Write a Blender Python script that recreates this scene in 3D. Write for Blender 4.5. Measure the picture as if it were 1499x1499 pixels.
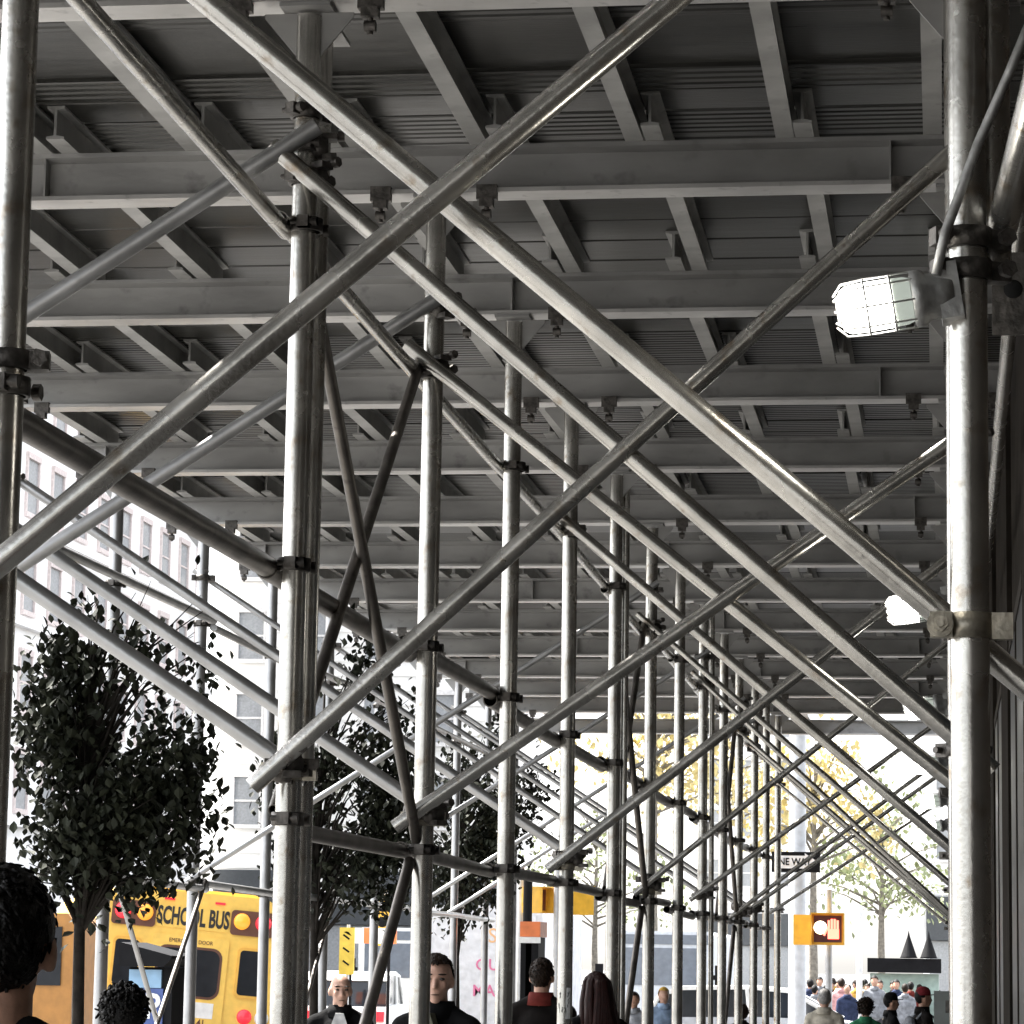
import bpy, math, random
from math import radians, sin, cos, pi, sqrt, atan2
from mathutils import Vector, Matrix, noise
import numpy as np
random.seed(7)
for o in list(bpy.data.objects): bpy.data.objects.remove(o)
S = bpy.context.scene
C = S.collection
# ------------------------------------------------------------------ camera
FPX, YAW, PITCH, ROLL, EYE = 4472.5, .1426, .1464, .0162, 1.7
def _cam():
    cy, sy, cp, sp, cr, sr = cos(YAW), sin(YAW), cos(PITCH), sin(PITCH), cos(ROLL), sin(ROLL)
    f = Vector((-sy*cp, cy*cp, sp)); r = Vector((cy, sy, 0)); u = r.cross(f)
    return cr*r+sr*u, -sr*r+cr*u, f
CR, CU, CF = _cam()
cd = bpy.data.cameras.new('camera'); cam = bpy.data.objects.new('camera', cd); C.objects.link(cam)
M3 = Matrix((CR, CU, -CF)).transposed().to_4x4(); M3.translation = (0, 0, EYE)
cam.matrix_world = M3
cd.angle = 2*math.atan(749.5/FPX); cd.clip_end = 3000; cd.clip_start = .05
S.camera = cam
def at(px, py, Y):            # photo pixel -> point of the place at distance Y along the pavement
    d = CF*FPX+CR*(px-749.5)-CU*(py-749.5)
    return d*(Y/d.y)+Vector((0, 0, EYE))
# ------------------------------------------------------------------ sky, sun, exposure
W = bpy.data.worlds.new('World'); S.world = W; W.use_nodes = True
wn = W.node_tree.nodes; wl = W.node_tree.links; wn.clear()
SUN_EL = radians(56)
sd = Vector((.84, -.54, 0)).normalized()*cos(SUN_EL)      # direction light travels, flat part
sdir = Vector((sd.x, sd.y, -sin(SUN_EL)))
sky = wn.new('ShaderNodeTexSky'); sky.sky_type = 'NISHITA'; sky.sun_disc = False
sky.sun_elevation = SUN_EL; sky.sun_rotation = atan2(-sd.x, -sd.y); sky.air_density = 1.0; sky.dust_density = 3.0; sky.ozone_density = 1
hs = wn.new('ShaderNodeHueSaturation'); hs.inputs['Saturation'].default_value = .25
bg = wn.new('ShaderNodeBackground'); bg.inputs['Strength'].default_value = .15
wo = wn.new('ShaderNodeOutputWorld')
wl.new(sky.outputs[0], hs.inputs['Color']); wl.new(hs.outputs[0], bg.inputs[0]); wl.new(bg.outputs[0], wo.inputs[0])
sl = bpy.data.lights.new('sun', 'SUN'); sl.energy = 4.2; sl.angle = radians(.53); sl.color = (1, .96, .9)
so = bpy.data.objects.new('sun', sl); C.objects.link(so); so.rotation_euler = sdir.to_track_quat('-Z', 'Y').to_euler()
S.view_settings.view_transform = 'Standard'; S.view_settings.look = 'None'
S.view_settings.exposure = 2.45; S.view_settings.gamma = 1
S.render.engine = 'CYCLES'; S.render.resolution_x = S.render.resolution_y = 1024
S.cycles.max_bounces = 6; S.cycles.diffuse_bounces = 4; S.cycles.glossy_bounces = 4; S.cycles.sample_clamp_indirect = 6
# ------------------------------------------------------------------ materials
def mat(name, col, rough=.6, metal=0., var=.12, scale=8., bump=0., bscale=40., col2=None, stretch=None, emit=None, estr=0., spec=.5, spots=0., rvar=0., tint=(1, 1, 1)):
    m = bpy.data.materials.new(name); m.use_nodes = True
    n = m.node_tree.nodes; l = m.node_tree.links; b = n['Principled BSDF']
    b.inputs['Roughness'].default_value = rough; b.inputs['Metallic'].default_value = metal
    b.inputs['Specular IOR Level'].default_value = spec
    tc = n.new('ShaderNodeTexCoord'); src = tc.outputs['Object']
    if stretch:
        mp = n.new('ShaderNodeMapping'); mp.inputs['Scale'].default_value = stretch; l.new(src, mp.inputs[0]); src = mp.outputs[0]
    no = n.new('ShaderNodeTexNoise'); no.inputs['Scale'].default_value = scale; no.inputs['Detail'].default_value = 6; l.new(src, no.inputs['Vector'])
    rp = n.new('ShaderNodeValToRGB'); c = col
    c2 = col2 or tuple(max(0, v*(1-2.2*var)) for v in c); c1 = tuple(min(1, v*(1+var)) for v in c)
    rp.color_ramp.elements[0].position = .32; rp.color_ramp.elements[1].position = .68
    rp.color_ramp.elements[0].color = (*c2, 1); rp.color_ramp.elements[1].color = (*c1, 1)
    l.new(no.outputs[0], rp.inputs[0]); out = rp.outputs[0]
    if spots:
        n2 = n.new('ShaderNodeTexNoise'); n2.inputs['Scale'].default_value = scale*3.1; n2.inputs['Detail'].default_value = 8; l.new(tc.outputs['Object'], n2.inputs['Vector'])
        r2 = n.new('ShaderNodeValToRGB'); r2.color_ramp.elements[0].position = .60; r2.color_ramp.elements[1].position = .72
        mx = n.new('ShaderNodeMixRGB'); mx.inputs[2].default_value = (*[v*spots*t for v, t in zip(c, tint)], 1); l.new(n2.outputs[0], r2.inputs[0]); l.new(r2.outputs[0], mx.inputs[0]); l.new(out, mx.inputs[1]); out = mx.outputs[0]
    l.new(out, b.inputs['Base Color'])
    if rvar:
        mr = n.new('ShaderNodeMapRange'); mr.inputs[3].default_value = rough-rvar; mr.inputs[4].default_value = rough+rvar; l.new(no.outputs[0], mr.inputs[0]); l.new(mr.outputs[0], b.inputs['Roughness'])
    if bump:
        bn = n.new('ShaderNodeTexNoise'); bn.inputs['Scale'].default_value = bscale; bn.inputs['Detail'].default_value = 4; l.new(src, bn.inputs['Vector'])
        bp = n.new('ShaderNodeBump'); bp.inputs['Strength'].default_value = bump; bp.inputs['Distance'].default_value = .01; l.new(bn.outputs[0], bp.inputs['Height']); l.new(bp.outputs[0], b.inputs['Normal'])
    if emit:
        b.inputs['Emission Color'].default_value = (*emit, 1); b.inputs['Emission Strength'].default_value = estr
    return m
GALV = mat('galvanised_pipe', (.54, .525, .49), .26, .87, .14, 5, .08, 60, spots=.55, rvar=.09, tint=(1.05, .9, .75))
DPIPE = mat('weathered_shaded_pipe', (.16, .145, .13), .45, .8, .2, 6, .1, 50, spots=.6)  # rusty brown, with the shade of the pipe undersides darkened into the colour
GALVF = mat('galvanised_pipe_street', (.42, .42, .42), .4, .9, .1, 6, .1, 40)
STEEL = mat('beam_steel', (.39, .385, .375), .5, .5, .2, 2.2, .15, 30, stretch=(.4, 1, 1), spots=.58, rvar=.1)
FLANGE = mat('lit_flange', (.54, .53, .515), .42, .6, .12, 4, .1, 40, stretch=(.5, 1, 1), spots=.6)  # paler than the web: light caught by the lower flange is in the colour
JOIST = mat('joist_steel', (.41, .405, .39), .6, .4, .14, 3, .12, 30, spots=.7)
CLAMP = mat('clamp_iron', (.13, .12, .11), .5, .75, .25, 30, .3, 80)
CLAMPB = mat('clamp_zinc', (.50, .46, .38), .4, .85, .2, 25, .2, 60)
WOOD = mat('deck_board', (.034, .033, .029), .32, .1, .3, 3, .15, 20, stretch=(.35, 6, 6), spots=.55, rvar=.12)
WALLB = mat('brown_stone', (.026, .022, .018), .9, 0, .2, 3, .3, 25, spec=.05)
PAVE = mat('pavement', (.145, .142, .136), .85, 0, .12, 1.5, .2, 30, spots=.7)
ROAD = mat('asphalt', (.11, .11, .11), .9, 0, .2, 2, .3, 60)
KERB = mat('kerb_stone', (.3, .3, .29), .8, 0, .1, 3)
PAINTW = mat('road_paint', (.75, .75, .72), .7, 0, .06, 4)
def plain(name, c, r=.6, m=0., v=.08, **k): return mat(name, c, r, m, v, **k)
# ------------------------------------------------------------------ mesh builder
class MB:
    def __init__(s): s.v = []; s.f = []; s.sm = []; s.mi = []
    def add(s, vs, fs, smooth=False, mi=0):
        o = len(s.v); s.v += [tuple(v) for v in vs]; s.f += [tuple(i+o for i in f) for f in fs]; s.sm += [smooth]*len(fs); s.mi += [mi]*len(fs); return s
    def box(s, c, d, rot=None, mi=0):
        x, y, z = d[0]/2, d[1]/2, d[2]/2
        vs = [Vector((a*x, b*y, e*z)) for a in (-1, 1) for b in (-1, 1) for e in (-1, 1)]
        if rot is not None: vs = [rot @ v for v in vs]
        c = Vector(c); vs = [v+c for v in vs]
        return s.add(vs, [(0, 1, 3, 2), (4, 6, 7, 5), (0, 4, 5, 1), (2, 3, 7, 6), (0, 2, 6, 4), (1, 5, 7, 3)], False, mi)
    def b2(s, a, b, mi=0):
        return s.box([(a[i]+b[i])/2 for i in range(3)], [abs(b[i]-a[i]) for i in range(3)], None, mi)
    def tube(s, p, q, r, n=16, r2=None, hollow=False, caps=True, mi=0):
        p, q = Vector(p), Vector(q); d = (q-p).normalized(); a = d.orthogonal().normalized(); b = d.cross(a); r2 = r if r2 is None else r2
        A = [p+(a*cos(2*pi*i/n)+b*sin(2*pi*i/n))*r for i in range(n)]; B = [q+(a*cos(2*pi*i/n)+b*sin(2*pi*i/n))*r2 for i in range(n)]
        s.add(A+B, [(i, (i+1) % n, n+(i+1) % n, n+i) for i in range(n)], True, mi)
        if hollow:
            k = .86
            A2 = [p+(a*cos(2*pi*i/n)+b*sin(2*pi*i/n))*r*k for i in range(n)]; B2 = [q+(a*cos(2*pi*i/n)+b*sin(2*pi*i/n))*r2*k for i in range(n)]
            s.add(A+A2, [(i, n+i, n+(i+1) % n, (i+1) % n) for i in range(n)]); s.add(B+B2, [(i, (i+1) % n, n+(i+1) % n, n+i) for i in range(n)])
            s.add(A2+B2, [(i, n+i, n+(i+1) % n, (i+1) % n) for i in range(n)], True, mi)
        elif caps:
            s.add(A, [tuple(reversed(range(n)))], False, mi); s.add(B, [tuple(range(n))], False, mi)
        return s
    def path(s, pts, r, n=8, mi=0):
        pts = [Vector(p) for p in pts]; rs = r if isinstance(r, (list, tuple)) else [r]*len(pts); rings = []; a = None
        for i, p in enumerate(pts):
            d = (pts[min(i+1, len(pts)-1)]-pts[max(i-1, 0)]).normalized()
            a = d.orthogonal().normalized() if a is None else (a-d*a.dot(d)).normalized(); b = d.cross(a)
            rings.append([p+(a*cos(2*pi*k/n)+b*sin(2*pi*k/n))*rs[i] for k in range(n)])
        vs = [v for g in rings for v in g]; fs = []
        for i in range(len(pts)-1):
            for k in range(n): fs.append((i*n+k, i*n+(k+1) % n, (i+1)*n+(k+1) % n, (i+1)*n+k))
        fs += [tuple(reversed(range(n))), tuple((len(pts)-1)*n+k for k in range(n))]
        return s.add(vs, fs, True, mi)
    def ell(s, c, r, n=12, m=8, rot=None, mi=0):
        c = Vector(c); vs = []; fs = []
        for j in range(m+1):
            t = pi*j/m
            for i in range(n):
                v = Vector((r[0]*sin(t)*cos(2*pi*i/n), r[1]*sin(t)*sin(2*pi*i/n), r[2]*cos(t)))
                if rot is not None: v = rot @ v
                vs.append(v+c)
        for j in range(m):
            for i in range(n): fs.append((j*n+i, (j+1)*n+i, (j+1)*n+(i+1) % n, j*n+(i+1) % n))
        return s.add(vs, fs, True, mi)
    def lathe(s, prof, c=(0, 0, 0), n=16, axis='Z', mi=0):
        vs = []; c = Vector(c)
        for r, h in prof:
            for i in range(n):
                x, y = r*cos(2*pi*i/n), r*sin(2*pi*i/n)
                vs.append(c+(Vector((x, y, h)) if axis == 'Z' else Vector((h, x, y)) if axis == 'X' else Vector((y, h, x))))
        fs = [(j*n+i, j*n+(i+1) % n, (j+1)*n+(i+1) % n, (j+1)*n+i) for j in range(len(prof)-1) for i in range(n)]
        return s.add(vs, fs, True, mi)
    def prism(s, poly, lo, hi, axis='X', mi=0):      # poly in the two other axes
        def P(u, v, w): return (w, u, v) if axis == 'X' else (u, w, v) if axis == 'Y' else (u, v, w)
        n = len(poly); vs = [P(u, v, lo) for u, v in poly]+[P(u, v, hi) for u, v in poly]
        return s.add(vs, [tuple(range(n)), tuple(reversed(range(n, 2*n)))]+[(i, n+i, n+(i+1) % n, (i+1) % n) for i in range(n)], False, mi)
    def mesh(s, name, *ms):
        me = bpy.data.meshes.new(name); me.from_pydata(s.v, [], s.f); me.polygons.foreach_set('use_smooth', s.sm)
        for m in ms: me.materials.append(m)
        if len(ms) > 1: me.polygons.foreach_set('material_index', s.mi)
        me.validate(); me.update(); return me
def link(name, me, parent=None, loc=(0, 0, 0), rot=(0, 0, 0)):
    o = bpy.data.objects.new(name, me); C.objects.link(o); o.location = loc; o.rotation_euler = rot
    if parent: o.parent = parent
    return o
def tag(o, label, cat, group=None):
    o['label'] = label; o['category'] = cat
    if group: o['group'] = group
    return o
def empty(name, loc=(0, 0, 0), rz=0.): return link(name, None, None, loc, (0, 0, rz))
def struct(name, mb, m): o = link(name, mb.mesh(name, m)); o['kind'] = 'structure'; return o
ORD = ['nearest', 'second', 'third', 'fourth', 'fifth', 'sixth', 'seventh', 'eighth', 'ninth', 'tenth', 'eleventh', 'twelfth', 'thirteenth', 'fourteenth', 'fifteenth', 'sixteenth', 'seventeenth', 'eighteenth']
# ------------------------------------------------------------------ ground
struct('road', MB().b2((-400, -60, -.4), (300, 900, -.13)), ROAD)
g = struct('pavement', MB().b2((-6.7, -60, -.3), (.62, 42.4, 0)), PAVE)
kb = MB().b2((-6.86, -60, -.3), (-6.703, 42.4, .004)).b2((-6.86, 42.403, -.3), (.62, 42.55, .004))
struct('kerb', kb, KERB)
struct('far_pavement', MB().b2((-7, 57, -.3), (40, 300, 0)), PAVE)
struct('opposite_pavement', MB().b2((-46, -20, -.3), (-30, 300, 0)), PAVE)
pm = MB()
for i in range(14): pm.b2((-8-i*1.5, 44.2, -.13), (-8.6-i*1.5, 47.2, -.126))
for i in range(30): pm.b2((-17.1, -10+i*9, -.13), (-16.95, -6+i*9, -.126))
struct('road_marking', pm, PAINTW)
# ------------------------------------------------------------------ scaffold shed
XL, XR, XM = -2.218, .052, -5.72
def FY(i): return {0: 6.931, 1: 10.208}.get(i, 7.8845+2.517*i) if i >= 0 else 6.931+2.6*i
D = .0445
ZB, ZT = 5.026, 5.239
postm = MB().tube((0, 0, .012), (0, 0, ZB-.03), D, 28).mesh('pipe', GALV)
postm2 = MB().tube((0, 0, .012), (0, 0, ZB-.03), D, 28).mesh('pipe', GALVF)
plate = MB().b2((-.09, -.09, ZB-.018), (.09, .09, ZB-.003)).mesh('head_plate', STEEL)
base = MB().b2((-.1, -.1, 0), (.1, .1, .012)).mesh('base_plate', STEEL)
def gus(sx):
    x0, x1 = (D-.004, .16) if sx > 0 else (-D+.004, -.16)
    return MB().prism([(x0, ZB-.18), (x0, ZB-.02), (x1, ZB-.02), (x1, ZB-.035)], -.005, .005, 'Y').mesh('gusset', STEEL)
gm = [gus(-1), gus(1)]
def clipm(sx):
    m = MB(); x = .235*sx
    m.b2((x-.045, -.10, ZB-.035), (x+.045, -.055, ZB+.03)).b2((x-.03, -.115, ZB-.07), (x+.03, -.06, ZB-.035)).tube((x, -.085, ZB-.13), (x, -.085, ZB-.03), .011, 8).tube((x-.02*sx, -.085, ZB-.10), (x+.02*sx, -.085, ZB-.10), .022, 6)
    return m.mesh('beam_clip', CLAMP)
cm = [clipm(-1), clipm(1)]
ROWN = {'L': 'middle row of posts', 'M': 'street-side row of posts', 'R': 'row of posts beside the wall'}
ROWN2 = {'L': 'middle row', 'M': 'street-side row', 'R': 'wall-side row'}
def post(row, i, x, y, label, near=True, pm_=None):
    p = tag(link('scaffold_post', pm_ or (postm2 if row == 'M' else postm), None, (x, y, 0)), label, 'post', 'posts in the '+ROWN[row])
    p.rotation_euler = (random.uniform(-.002, .002), random.uniform(-.002, .002), random.uniform(0, 6))
    p.rotation_euler[2] = 0
    link('head_plate', plate, p)
    if near:
        link('gusset', gm[0], p); link('gusset', gm[1], p); link('base_plate', base, p)
        link('beam_clip', cm[0], p); link('beam_clip', cm[1], p)
    return p
NF = 14
for i in range(NF):
    post('L', i, XL, FY(i), f'tall silver scaffold post, {ORD[i]} from the camera in the middle row')
    if i >= 0: post('R', i, XR, FY(i), f'tall silver scaffold post, {ORD[i]} in the row beside the dark wall')
    if i >= 3: post('M', i, XM, FY(i), f'sunlit silver scaffold post at the kerb, {ORD[i-3]} of the street-side row')
for i, (x, dy, t) in {1: (XL-.03, .33, 'thinner-looking twin post standing just behind the second middle-row post'), 5: (XL+.065, .03, 'slim twin pipe set against the sixth middle-row post'), 8: (XL+.085, .05, 'slim twin pipe set against the ninth middle-row post')}.items():
    p = post('L', i, x, FY(i)+dy, t, False, MB().tube((0, 0, .012), (0, 0, ZB-.03), .024, 20).mesh('pipe', GALV) if i > 1 else None)
cz = at(1425, 350, FY(0)).z
p = post('R', 0, XR+.062, FY(0)+.085, 'short twin post clamped high behind the nearest post beside the dark wall', False, MB().tube((0, 0, cz-.05), (0, 0, ZB-.03), D, 28).mesh('pipe', GALV))
def ibeam(x0, x1, h, w, tf, tw, axis, split=False):
    a, b = h/2, w/2
    pr = [(-b, 0), (b, 0), (b, tf), (tw/2, tf*1.5), (tw/2, h-tf*1.5), (b, h-tf), (b, h), (-b, h), (-b, h-tf), (-tw/2, h-tf*1.5), (-tw/2, tf*1.5), (-b, tf)]
    m = MB().prism(pr, x0, x1, axis)
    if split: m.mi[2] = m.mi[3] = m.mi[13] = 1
    return m
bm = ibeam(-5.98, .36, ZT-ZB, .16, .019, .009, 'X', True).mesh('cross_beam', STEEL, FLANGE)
stf = MB().b2((-.004, -.077, .02), (.004, -.005, ZT-ZB-.02)).mesh('web_stiffener', STEEL)
for i in list(range(-4, NF))+[14]:
    if i >= 0: lab = f'grey steel I-beam under the deck, on the {ORD[i]} posts from the camera' if i < 14 else 'last grey steel beam beyond the open gap at the deck end'
    else: lab = f'grey steel I-beam overhead behind the camera, {ORD[-i-1]} back'
    y = FY(i) if i < 14 else FY(13)+3.7
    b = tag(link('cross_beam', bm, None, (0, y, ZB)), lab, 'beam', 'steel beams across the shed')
    for x in ((-5.72, -2.22) if i % 2 else (-3.9, -.3)): link('web_stiffener', stf, b, (x+random.uniform(-.1, .1), 0, 0))
sm_ = ibeam(FY(13)-.3, FY(13)+3.95, .15, .08, .011, .012, 'Y').mesh('end_stringer', JOIST)
for x, t in ((-5.7, 'kerb side'), (-2.0, 'middle'), (.2, 'wall side')): tag(link('end_stringer', sm_, None, (x, 0, ZT+.001)), f'{t} grey stringer carrying the last beam at the far deck end', 'joist', 'stringers at the far deck end')
# joists, lapped over each beam
def joistm(L): return ibeam(-L/2, L/2, .15, .08, .011, .012, 'Y').mesh('joist', JOIST)
jm = {}
for i in range(-4, 13):
    y0, y1 = FY(i), FY(i+1); L = round(y1-y0+.62, 3)
    if L not in jm: jm[L] = joistm(L)
    ks = range(10) if i < 9 else range(0, 10)
    for k in ks:
        x = -5.93+.655*k+(.0 if i % 2 else .105)+random.uniform(-.015, .015)
        if x > .3: continue
        where = f'between the {ORD[i]} and {ORD[i+1]} cross beams' if i >= 0 else f'behind the camera, {ORD[-i-1]} bay back'
        tag(link('deck_joist', jm[L], None, (x, (y0+y1)/2+random.uniform(-.03, .03), ZT+.001), (0, 0, random.uniform(-.004, .004))),
            f'{ORD[k]} grey joist from the street side, {where}'.replace('nearest grey', 'first grey').replace('the nearest and', 'the first and'), 'joist', 'joists under the deck boards')
# deck boards
def boardm(w, ribbed):
    pr = [(-w/2, .045), (-w/2, .004)]
    if ribbed:
        n = max(3, int(w/.062)); st = w/n
        for j in range(n):
            a = -w/2+st*j
            pr += [(a+st*.18, 0), (a+st*.72, 0), (a+st*.80, .009), (a+st*.96, .009)]
        pr = pr[:-2]
    else: pr += [(-w/2+.006, 0), (w/2-.006, 0)]
    pr += [(w/2, .004), (w/2, .045)]
    return MB().prism(pr, -6.02, .37, 'X').mesh('deck_board', WOOD)
boards = {(w, r): boardm(w, r) for w in (.30, .42, .68, 1.2) for r in (True, False)}
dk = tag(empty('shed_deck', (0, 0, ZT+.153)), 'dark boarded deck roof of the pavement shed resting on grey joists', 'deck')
y = -45.; k = 0  # deck carried on unseen far behind the camera to hold back sky light
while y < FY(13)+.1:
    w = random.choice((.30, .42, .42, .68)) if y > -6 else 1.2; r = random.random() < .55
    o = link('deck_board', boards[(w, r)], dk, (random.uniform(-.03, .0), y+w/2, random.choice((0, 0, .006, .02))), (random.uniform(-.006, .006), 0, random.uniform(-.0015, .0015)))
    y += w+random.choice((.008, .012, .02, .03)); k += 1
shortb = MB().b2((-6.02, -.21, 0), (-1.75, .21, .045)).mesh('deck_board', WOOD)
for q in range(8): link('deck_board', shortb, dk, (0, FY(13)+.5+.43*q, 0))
par = MB().b2((-6.06, -45, ZT+.2), (-6.03, FY(13), ZT+1.3)).mesh('deck_parapet', WOOD)
tag(link('deck_parapet', par), 'dark plywood parapet along the street edge of the deck', 'parapet')
# ---- couplers and pipes
def coupler(zinc=False, band=False):
    m = MB(); r = D+.012; h = .045 if not band else .05
    m.lathe([(D+.002, -h/2), (r, -h/2), (r, h/2), (D+.002, h/2)], n=20)
    m.box((r+.018, 0, 0), (.05, .045, h*1.0)); m.box((-r-.012, 0, 0), (.035, .04, h*.9))
    m.tube((r+.02, -.06, 0), (r+.02, .05, 0), .011, 8); m.tube((r+.02, -.062, 0), (r+.02, -.042, 0), .021, 6)
    m.tube((-r-.012, -.045, 0), (-r-.012, .045, 0), .010, 8); m.tube((-r-.012, -.05, 0), (-r-.012, -.032, 0), .018, 6)
    return m.mesh('coupler', CLAMPB if zinc else CLAMP)
def band():
    m = MB(); r = D+.007
    m.lathe([(D+.002, -.029), (r, -.029), (r, .029), (D+.002, .029)], n=28)
    m.box((-r-.012, -.03, 0), (.05, .03, .058)); m.box((r+.02, .0, 0), (.05, .03, .06))
    return m.mesh('coupler', CLAMPB)
def swivel():
    m = MB(); m.lathe([(.0, -.03), (.042, -.03), (.046, 0), (.042, .03), (0, .03)], n=12, axis='Y')
    m.box((.0, -.035, .036), (.06, .05, .022)); m.box((.0, -.035, -.036), (.06, .05, .022)); m.tube((.03, -.08, .05), (.03, 0, .05), .01, 6); m.tube((.03, -.085, .05), (.03, -.062, .05), .019, 6)
    return m.mesh('swivel', CLAMP)
cpl, cplz, bandm, swv = coupler(), coupler(True), band(), swivel()
boltm = MB().tube((0, .004, 0), (0, -.005, 0), .030, 20).tube((0, -.005, 0), (0, -.009, 0), .026, 20).tube((0, -.009, 0), (0, -.024, 0), .019, 6).tube((0, -.024, 0), (0, -.036, 0), .010, 10).mesh('bolt', CLAMPB)
def pipe(name, p, q, r, label, cat, group=None, ends=(), m=GALV, n=20, cl=None, hollow=True):
    p, q = Vector(p), Vector(q); c = (p+q)/2; d = q-p
    mb = MB().tube(p-c, q-c, r, n, hollow=hollow)
    o = tag(link(name, mb.mesh(name, m), None, c), label, cat, group)
    for (e, rz) in ends:
        link('coupler', cl or cpl, o, Vector(e)-c, (0, 0, rz))
    return o
RB = .0315
def brace(i, bay, kind, z0, z1, over0, over1, dy, lab, cl=None):
    x0, x1 = (XL, XR) if bay == 'LR' else (XM, XL)
    s = (z1-z0)/((.105-XL) if bay == 'LR' else (x1-x0)); z1 = z0+s*(x1-x0); y = FY(i)+dy
    p = Vector((x0-over0, y, z0-s*over0)); q = Vector((x1+over1, y, z1+s*over1))
    o = pipe('brace_pipe', p, q, RB if i < 6 else .023, lab, 'brace', 'diagonal braces across the shed', m=GALV if bay == 'LR' else GALVF)
    c = (p+q)/2
    for x, z in ((x0, z0), (x1, z1)):
        if (x == XM and i < 3) or i == 0: continue
        e = Vector((x, FY(i), z))-c
        k = link('coupler', cl or cpl, o, e+Vector((0, 0, -.012)), (0, 0, pi*random.random()))
        link('swivel', swv, k, (0, dy*.55, 0))
    return o
zz = {0: (2.577, 4.53, 4.385, 2.405), 1: (2.365, 4.49, 4.415, 2.385), 2: (2.33, 3.95, 4.27, 2.40), 4: (2.32, 4.14, 4.285, 2.32), 6: (2.30, 4.19, 4.245, 2.25), 8: (2.36, 4.05, 4.28, 2.12), 10: (2.28, 4.05, 4.2, 2.2), 11: (2.38, 4.05, 4.2, 2.2), 13: (2.46, 4.0, 4.1, 2.2)}
for i, (a, b, c_, d_) in zz.items():
    fr = f'the {ORD[i]} middle-row post' if i else 'the nearest middle-row post'
    brace(i, 'LR', 'r', a, b, .10, .10, -.115 if i else -.10, f'silver brace rising rightwards from low on {fr}')
    brace(i, 'LR', 'f', c_, d_, .10, .17 if i == 0 else .1, .10 if i == 0 else -.06-.02, f'silver brace falling rightwards from high on {fr}', cplz if i == 0 else None)
    if i in (0, 13): continue
    if i != 4: brace(i, 'ML', 'r', 2.29, 4.53, .09, .06, -.09, f'silver brace rising from the kerb side to high on {fr}')
    brace(i, 'ML', 'f', 4.63, 2.345, .09, .05, .085, f'silver brace falling from the kerb side to low on {fr}')
# broad band clamp and bolt where the nearest falling brace meets the front wall-side post
bc = tag(link('band_clamp', bandm, None, (XR, FY(0), at(1425, 917, FY(0)).z)), 'broad zinc band clamp with bolt round the nearest post beside the dark wall', 'clamp', 'band clamps round posts')
link('bolt', boltm, bc, (-.066, -.05, 0))
for i, z in ((1, 2.33), (2, 2.30), (4, 2.27), (6, 2.25)):
    b_ = tag(link('band_clamp', bandm, None, (XL, FY(i), z)), f'band clamp low round the {ORD[i]} middle-row post under its brace ends', 'clamp', 'band clamps round posts'); link('bolt', boltm, b_, (-.066, -.05, 0))
for row, x, z, t in (('L', XL-.088, 3.04, 'mid height'), ('L', XL-.088, 2.17, 'low'), ('L', XL-.075, 4.235, 'high'), ('M', XM+.085, 2.235, 'low'), ('M', XM+.085, 4.26, 'high'), ('R', XR+.20, 4.23, 'high')):
    for i in range(0, 12, 1):
        if row == 'M' and i < (5 if t == 'low' else 3): continue
        if row == 'L' and t == 'low' and i < 1: continue
        if row == 'R' and i % 2: continue
        j = i+1 if row != 'R' else i+2
        sgn = 1 if row == 'L' else -1
        dz = random.uniform(-.025, .025)
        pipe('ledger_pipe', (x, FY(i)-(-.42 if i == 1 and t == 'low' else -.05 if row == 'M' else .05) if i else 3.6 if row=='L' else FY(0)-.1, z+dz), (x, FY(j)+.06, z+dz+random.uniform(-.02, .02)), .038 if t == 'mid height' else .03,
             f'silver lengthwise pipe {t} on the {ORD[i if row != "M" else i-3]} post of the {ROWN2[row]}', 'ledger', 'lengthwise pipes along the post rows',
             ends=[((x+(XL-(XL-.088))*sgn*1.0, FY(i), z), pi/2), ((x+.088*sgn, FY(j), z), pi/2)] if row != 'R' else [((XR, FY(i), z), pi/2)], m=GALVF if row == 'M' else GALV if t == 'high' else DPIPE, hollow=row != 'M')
for i, t in ((1, 'second'), (5, 'sixth'), (9, 'tenth')):
    for (za, zb_, lb) in ((2.2, 4.28, 'rising away'), (4.28, 2.2, 'falling away'), (.2, 2.12, 'rising away near the ground')):
        x = XL-.05+(.03 if za > 3 else -.0)
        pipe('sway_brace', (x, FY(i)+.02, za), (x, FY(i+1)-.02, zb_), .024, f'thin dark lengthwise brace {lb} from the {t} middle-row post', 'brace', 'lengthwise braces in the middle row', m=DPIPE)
for i in (6, 8):
    for (za, zb_, lb) in ((.3, 2.28, 'rising away'), (2.28, .3, 'falling away')):
        x = XM+(.06 if za > 1 else .1)
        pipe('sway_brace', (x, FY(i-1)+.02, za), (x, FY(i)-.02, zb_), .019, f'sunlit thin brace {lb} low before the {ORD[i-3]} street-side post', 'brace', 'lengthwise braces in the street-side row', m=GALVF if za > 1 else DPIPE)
pipe('sway_brace', at(1464, 345, FY(0)+.1), at(1560, -40, FY(0)-.9), .036, 'thick pipe slanting up to the right behind the nearest wall-side post', 'brace', m=GALV)
cz = at(1425, 350, FY(0)).z
for z, t in ((cz, 'upper'), (cz-.075, 'lower')):
    tag(link('pipe_clamp', cpl, None, (XR, FY(0), z), (0, 0, .4)), f'{t} of two dark clamps high on the nearest post beside the wall', 'clamp', 'dark clamps by the caged lamp')
tag(link('pipe_clamp', cpl, None, (XL-2.0*0, FY(0), at(20, 528, FY(0)).z), (0, 0, .2)), 'dark clamp round the nearest middle-row post at the left edge', 'clamp')
tag(link('pipe_clamp', cpl, None, (XL, FY(1), at(440, 165, FY(1)).z), (0, 0, 1.0)), 'dark clamp high on the second middle-row post below the beam', 'clamp')
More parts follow.
